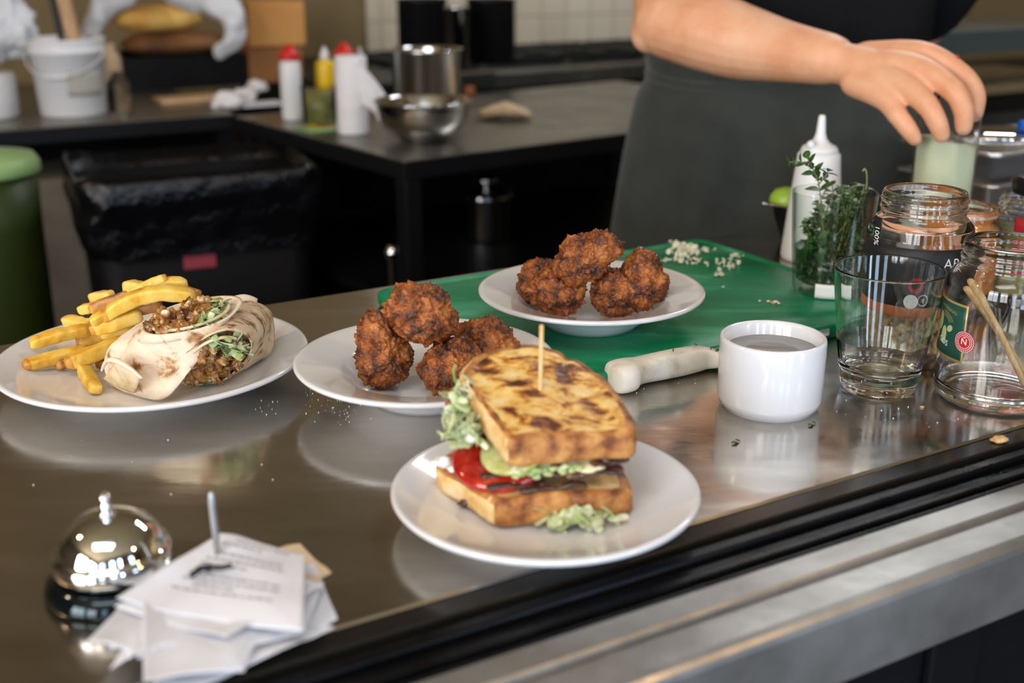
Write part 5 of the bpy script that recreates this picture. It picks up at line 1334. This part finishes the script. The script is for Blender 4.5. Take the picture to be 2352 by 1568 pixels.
def fbread(u, v):
    a = u * 2 * math.pi; s = v; x = math.cos(a) * s * .058 * (1 + .15 * math.sin(3 * a)); y = math.sin(a) * s * .040
    return Vector((fb.x + x, fb.y + y, .003 + .022 * math.exp(-((x / .03) ** 2)) * (1 - s * .4) + .005 * (1 - s)))
V, F = blob(Vector((fb.x, fb.y, .010)), .05, 12, 4, .25, 1.5, (1.05, .7, .28))
V = [Vector((v.x, v.y, max(.0006, v.z + .010 * max(0, 1 - abs(v.x - fb.x) * 22)))) for v in V]
tag(mk('flatbread', V, F, M['flatbread']), 'folded tan flatbread lying right of the steel bowl', 'bread')
ob = P(1078, 222, 0); tag(mk('spice_pot', *lathe([(0, 0), (.012, 0), (.013, .002), (.013, .022), (.011, .024), (0, .024)], ob, 32), mat('brown_glaze', (.3, .1, .03), .3)), 'tiny brown pot behind the steel bowl', 'pot')

# ---- rear worktop on the left
rw = thing('rear_worktop', 'long dark steel worktop along the back wall at the left', 'counter', UV(.1, 2.85, -.9))
mk('worktop', *boxg(-1.2, .765, 2.51, 3.30, -.035, 0, .003), M['dark_steel'], rw, smooth=False)
mk('side_panel', *boxg(.735, .764, 2.54, 3.28, -.9, -.036), M['dark_metal'], rw, smooth=False)
mk('back_panel', *boxg(-1.2, .734, 3.26, 3.28, -.9, -.036), M['dark_metal'], rw, smooth=False)
mk('side_panel', *boxg(-1.2, -1.17, 2.54, 3.28, -.9, -.036), M['dark_metal'], rw, smooth=False)
mk('lower_shelf', *boxg(-1.16, .73, 2.56, 3.25, -.62, -.60), M['dark_metal'], rw, smooth=False)
# pale plastered pier under the worktop
a0 = toUV(Q(66, 520, 2.35)); a1 = toUV(Q(186, 520, 2.43))
pier = mk('pale_end_panel', *boxg(a0[0] - .02, a1[0] + .02, 2.56, 2.80, -.9, -.115, .004), M['plaster'], rw, smooth=False)
# bucket with wooden handles
bk = P(170, 262, 0); hb_ = hgt(bk, 86)
bkt = thing('plastic_bucket', 'white plastic bucket with a wire handle, on the rear worktop at the left', 'bucket', bk)
mk('bucket_body', *lathe([(0, .003), (.062, 0), (.066, .004), (.0745, hb_ - .030), (.078, hb_ - .029), (.078, hb_ - .024), (.076, hb_ - .022), (.078, hb_ - .006), (.0795, hb_ - .003), (.078, hb_), (.0755, hb_ - .001), (.071, hb_ - .03), (.063, .008), (0, .006)], bk, 80), M['white_plastic'], bkt)
def hw(i):
    a = math.radians(-175 + 170 * i / 20); return Vector((bk.x + .082 * math.cos(a), bk.y + .084 * math.sin(a) * .98, hb_ - .028 - .045 * math.sin(math.pi * i / 20)))
wh_ = mk('wire_handle', *tube([hw(i) for i in range(21)], .0016, 8), M['white_plastic'], bkt)
mk('handle_grip', *tube([hw(i) for i in range(8, 13)], .004, 10), M['white_plastic'], wh_)
mk('bucket_label', *cyl_patch(bk, .0735, math.radians(-75), math.radians(-15), .045, .095, .0006), mat('faded_bucket_label', (.42, .40, .34), .6), bkt)
def stick(px0, py0, px1, py1, y, r_, lab, m, cat, nm):
    p0, p1 = Q(px0, py0, y), Q(px1, py1, y); tag(mk(nm, *tube(smoothline([p0, lerp(p0, p1, .5), p1], 12), [r_, r_, r_ * 1.1] + [r_] * 9, 14), M[m]), lab, cat)
stick(178, 130, 128, -70, bk.y + .01, .016, 'thick wooden rolling pin standing in the white bucket', 'wood', 'rolling pin', 'rolling_pin')
stick(150, 130, 108, -50, bk.y - .01, .006, 'thin black utensil handle standing in the white bucket', 'black_metal', 'utensil', 'utensil_handle')
for px, py, r_, top, lab, m in ((276, 255, .024, 165, 'short translucent jar beside the white bucket', 'clear_plastic'), (262, 215, .024, 100, 'taller cloudy bottle behind the white bucket', 'white_plastic')):
    c = P(px, py, 0); h_ = hgt(c, top)
    tag(mk('plastic_bottle', *lathe([(0, 0), (r_, 0), (r_, h_ * .7), (r_ * .8, h_ * .8), (r_ * .45, h_ * .88), (r_ * .45, h_), (0, h_)], c, 40), M['clear_plastic'] if m == 'clear_plastic' else M['flatbread']), lab, 'bottle')
# crate with loaves and a white bag
cr = P(428, 178, 0); 
Uc, Vc = toUV(Q(425, 172, 3.02)); 
crt = thing('bread_crate', 'low black crate under the bread on the rear worktop', 'crate', UV(Uc, Vc, 0))
zt_ = .078
mk('crate_base', *boxg(Uc - .15, Uc + .15, Vc - .02, Vc + .22, 0, .004, .001), M['dark_metal'], crt, smooth=False)
for a in ((Uc - .15, Uc + .15, Vc - .025, Vc - .02), (Uc - .15, Uc + .15, Vc + .215, Vc + .22), (Uc - .15, Uc - .145, Vc - .02, Vc + .215), (Uc + .145, Uc + .15, Vc - .02, Vc + .215)):
    mk('crate_side', *boxg(*a, .0, zt_, .001), M['dark_metal'], crt, smooth=False)
def loaf_(c, L, w, h, lab, m, seed):
    V, F = ICO[4]; out = []
    for d in V:
        p = Vector((math.copysign(abs(d.x) ** .7, d.x) * L / 2, math.copysign(abs(d.y) ** .8, d.y) * w / 2, d.z * h / 2)) * (1 + .05 * noise.noise(d * 2 + Vector((seed, 0, 0)))); x, y = p.x, p.y
        out.append(Vector((c.x + x * CU - y * SU, c.y + x * SU + y * CU, c.z + max(p.z, -h * .42))))
    return tag(mk('bread_loaf', out, F, M[m]), lab, 'bread', 'loaves in the white bag')
Lc = Q(398, 96, 3.08); loaf_(Vector((Lc.x, Lc.y, .102)), .26, .13, .058, 'dark brown loaf, lower of the two in the crate', 'loaf_dark', 2)
Lc2 = Q(362, 45, 3.08); loaf_(Vector((Lc2.x, Lc2.y, .162)), .215, .13, .066, 'golden loaf on top of the dark brown loaf', 'loaf', 3)
bagp = [Q(205, 120, 2.98), Q(215, 50, 2.98), Q(270, -15, 3.0), Q(350, -45, 3.0), Q(430, -8, 3.0), Q(500, 5, 2.98), Q(535, 50, 2.96), Q(535, 95, 2.95), Q(500, 118, 2.95)]
V, F = chain(bagp, [.020, .030, .034, .030, .030, .032, .026, .022, .014], n=70, seg=28)
V = [v + Vector((noise.noise(v * 22), noise.noise(v * 22 + Vector((7, 0, 0))), noise.noise(v * 22 + Vector((0, 7, 0))))) * .016 for v in V]
tag(mk('plastic_bag', V, F, M['plastic_bag']), 'crumpled white plastic bag rolled open around the loaves', 'bag')
V, F = blob(Q(5, 60, 2.66), .085, 6, 4, .35, 2.2, (.9, .6, .85))
V = [v + Vector((noise.noise(v * 30), 0, noise.noise(v * 30 + Vector((0, 7, 0))))) * .012 for v in V]
ctn = mk('storage_canister', *lathe([(0, 0), (.055, 0), (.058, .004), (.058, .085), (.054, .09), (0, .09)], Vector((Q(-48, 75, 2.50).x, 2.50, 0)), 56), M['white_plastic'])
tag(ctn, 'white canister at the far left edge under the white bag', 'canister')
tag(mk('plastic_bag', V, F, M['plastic_bag']), 'bulging white plastic bag at the top left corner', 'bag')
# tissues, small plate of scraps
for px, py, s, lab in ((522, 232, .026, 'crumpled white tissue at the front edge of the rear worktop'), (590, 200, .020, 'smaller crumpled tissue behind the first one'), (560, 222, .022, 'pinkish crumpled paper between the two tissues')):
    c = P(px, py, s * .55); V, F = blob(c, s, px, 4, .5, 2.4, (1.2, .9, .75)); V = [Vector((v.x, v.y, max(.0008, v.z))) for v in V]
    tag(mk('crumpled_tissue', V, F, M['tissue']), lab, 'tissue')
c = P(436, 232, .0)
tag(mk('bread_board', *boxg(-.075, .075, -.04, .04, 0, .010, .003, frame=frame_at(c, .55)), M['wood'], smooth=False), 'small wooden board in the middle of the rear worktop', 'board')
c = P(600, 240, 0); tag(mk('paper_sheet', *boxg(-.05, .05, -.035, .035, 0, .003, .001, frame=frame_at(c, .55)), M['paper'], smooth=False), 'flat pale paper at the right end of the rear worktop', 'paper')
# cardboard boxes
Ub, Vb = toUV(Q(632, 150, 3.12)); Ub2, _ = toUV(Q(696, 150, 3.16))
zb1 = hgt(Q(632, 150, 3.1), 108)
tag(mk('cardboard_box', *boxg(Ub - .07, Ub + .075, Vb, Vb + .14, 0, zb1, .002), M['cardboard_dark'], smooth=False), 'lower brown cardboard box in the corner of the rear worktop', 'box')
tag(mk('cardboard_box', *boxg(Ub - .065, Ub + .085, Vb - .005, Vb + .14, zb1 + .0005, zb1 + .110, .002), M['cardboard'], smooth=False), 'upper orange brown cardboard box in the corner of the rear worktop', 'box')
# ---- bins
bn = Vector((Q(432, 360, 2.16).x, 2.16, -.9))
ang = math.radians(24); BF = frame_at(bn, ang)
bin_ = thing('rubbish_bin', 'big black rubbish bin lined with a black bag, in front of the rear worktop', 'bin', bn)
def rrect(hx, hy, r_, z, wob=0, seed=0, n=10):
    pts = []
    for cx, cy, a0 in ((hx - r_, -hy + r_, -90), (hx - r_, hy - r_, 0), (-hx + r_, hy - r_, 90), (-hx + r_, -hy + r_, 180)):
        for i in range(n):
            a = math.radians(a0 + 90 * i / (n - 1)); x, y = cx + r_ * math.cos(a), cy + r_ * math.sin(a)
            if wob: k_ = 1 + wob * noise.noise(Vector((x * 14, y * 14, seed))); x *= k_; y *= k_
            pts.append(BF(x, y, z + (wob * .25 * noise.noise(Vector((x * 20, y * 20, seed + 4))) if wob else 0)))
    return pts
mk('bin_body', *loft([rrect(.165, .12, .04, .001), rrect(.185, .14, .045, .55), rrect(.195, .15, .05, .84), rrect(.188, .143, .045, .84), rrect(.16, .115, .035, .02)], True, True), M['bin'], bin_)
bag_r = []
for i in range(16):
    t = i / 15; zz_ = lerp(.73, .872, min(1, t * 1.4)) - max(0, t - .75) * .9; hx = .2 + .012 * math.sin(t * 2.6) - max(0, t - .7) * .12
    bag_r.append(rrect(hx, hx - .045, .05, zz_, .07, i * .35, 26))
mk('bin_bag', *loft(bag_r, False, False), M['bin_bag'], bin_)
lb = BF(.0, -.1465, 0); z_l = hgt(Vector((0, bn.y - .15, 0)), 603) + .9
mk('bin_label', *boxg(-.028 - .018, .028 - .018, -.1495, -.146, z_l - .012, z_l + .012, .001, frame=BF), M['bin_label'], bin_, smooth=False)
gb = Vector((Q(-42, 370, 1.98).x, 1.98, -.9)); hg_ = hgt(gb, 400) + .9
gbn = thing('green_bin', 'dark green round bin with a pale green lid at the left edge', 'bin', gb)
mk('bin_body', *lathe([(0, 0), (.075, 0), (.08, .01), (.083, hg_ * .9), (.085, hg_), (0, hg_)], gb, 56), M['green_bin'], gbn)
mk('bin_lid', *lathe([(0, hg_ + .0005), (.088, hg_ + .0005), (.092, hg_ + .004), (.091, hg_ + .020), (.083, hg_ + .032), (.04, hg_ + .040), (0, hg_ + .042)], gb, 56), M['green_lid'], gbn)
mk('bin_badge', *cyl_patch(gb, .0835, ang_at(8, gb, .083) - .25, ang_at(8, gb, .083) + .25, hg_ - .17, hg_ - .12, .0006), M['black_metal'], gbn)
# ---- range with pots along the back wall
rg = thing('cooking_range', 'black cooking range with steel front rail along the back wall', 'range', UV(2.1, 3.3, -.9))
mk('range_body', *boxg(1.38, 3.25, 3.06, 3.56, -.9, -.02, .004), M['dark_metal'], rg, smooth=False)
mk('front_rail', *boxg(1.38, 3.25, 2.985, 3.055, -.055, -.005, .006), M['dark_steel'], rg, smooth=False)
mk('range_top', *boxg(1.38, 3.25, 3.05, 3.58, -.019, -.002, .002), M['dark_metal'], rg, smooth=False)
gt = []
for i in range(6):
    u0 = 1.42 + i * .29
    gt += [boxg(u0, u0 + .26, v, v + .012, .0, .022, .002) for v in (3.10, 3.22, 3.34, 3.46)] + [boxg(u0 + k_ * .12, u0 + k_ * .12 + .012, 3.10, 3.47, .012, .024, .002) for k_ in range(3)]
for i in range(6): mk('grate', *join(*gt[i * 7:(i + 1) * 7]), M['black_metal'], rg, smooth=False)
for i in range(9):
    c = UV(1.52 + i * .19, 3.055, -.115); V, F = lathe([(0, 0), (.024, 0), (.024, .012), (.018, .028), (0, .030)], c, 28, ax=UV(0, -1, 0)); mk('control_knob', V, F, M['black_metal'], rg)
for ua, ub in ((1.5, 2.2), (2.3, 3.0)):
    od = mk('oven_door', *boxg(ua, ub, 3.035, 3.058, -.62, -.18, .004), M['dark_steel'], rg, smooth=False)
    mk('door_handle', *tube([UV(ua + .06, 3.034, -.23), UV(ua + .06, 3.005, -.23), UV(ub - .06, 3.005, -.23), UV(ub - .06, 3.034, -.23)], .008, 10), M['steel_dull'], od)
def on_range(px, y): q = Q(px, 120, y); return Vector((q.x, q.y, .0265))
pot(on_range(972, 3.36), .068, .17, 'tall black pot on the left end of the range', 'dark_metal', False)
pot(on_range(1050, 3.16), .030, .16, 'slim steel container between the black pots on the range', 'steel', False, 'steel_container')
pot(on_range(1128, 3.36), .066, .17, 'wide black pot right of the slim steel container on the range', 'dark_metal', False)
# rear counter block between the range and the left worktop: a black griddle
tag(mk('griddle', *boxg(1.09, 1.365, 2.75, 3.5, -.9, .012, .006), M['dark_metal'], smooth=False), 'black griddle unit at the back, between the cardboard boxes and the range', 'griddle')
# ---- right side: shelving behind the cook
rs = thing('side_cabinet', 'dark steel cabinet at the far right behind the cook', 'cabinet', UV(3.0, 2.0, -.9))
Us, Vs = toUV(Q(2270, 230, 2.55))
mk('cabinet_top', *boxg(Us - .12, Us + .9, Vs, Vs + .6, .0, .03, .003), M['dark_metal'], rs, smooth=False)
mk('cabinet_body', *boxg(Us - .10, Us + .9, Vs + .02, Vs + .6, -.9, -.001, .003), mat('grey_green_steel', (.09, .105, .10), .4, .6, ramp=[(.3, (.05, .06, .06)), (.7, (.13, .15, .145))], scale=6), rs, smooth=False)
mk('shelf', *boxg(Us - .12, Us + .9, Vs + .10, Vs + .5, .135, .150, .003), M['dark_steel'], rs, smooth=False)
mk('shelf_front', *boxg(Us - .12, Us + .9, Vs + .085, Vs + .099, .115, .165, .003), mat('teal_grey_steel', (.10, .14, .14), .4, .5), rs, smooth=False)
mk('upright', *boxg(Us - .12, Us - .10, Vs + .3, Vs + .32, .031, .7, .001), M['dark_metal'], rs, smooth=False)
mk('upright', *boxg(Us + .86, Us + .88, Vs + .3, Vs + .32, .031, .7, .001), M['dark_metal'], rs, smooth=False)
tag(mk('white_tray', *boxg(Us - .03, Us + .35, Vs + .0, Vs + .28, .0305, .062, .010, 3), M['steel'], smooth=False), 'pale steel tray on the cabinet at the far right behind the cook', 'tray')

# side and under faces of the kitchen tables take the dark enamel
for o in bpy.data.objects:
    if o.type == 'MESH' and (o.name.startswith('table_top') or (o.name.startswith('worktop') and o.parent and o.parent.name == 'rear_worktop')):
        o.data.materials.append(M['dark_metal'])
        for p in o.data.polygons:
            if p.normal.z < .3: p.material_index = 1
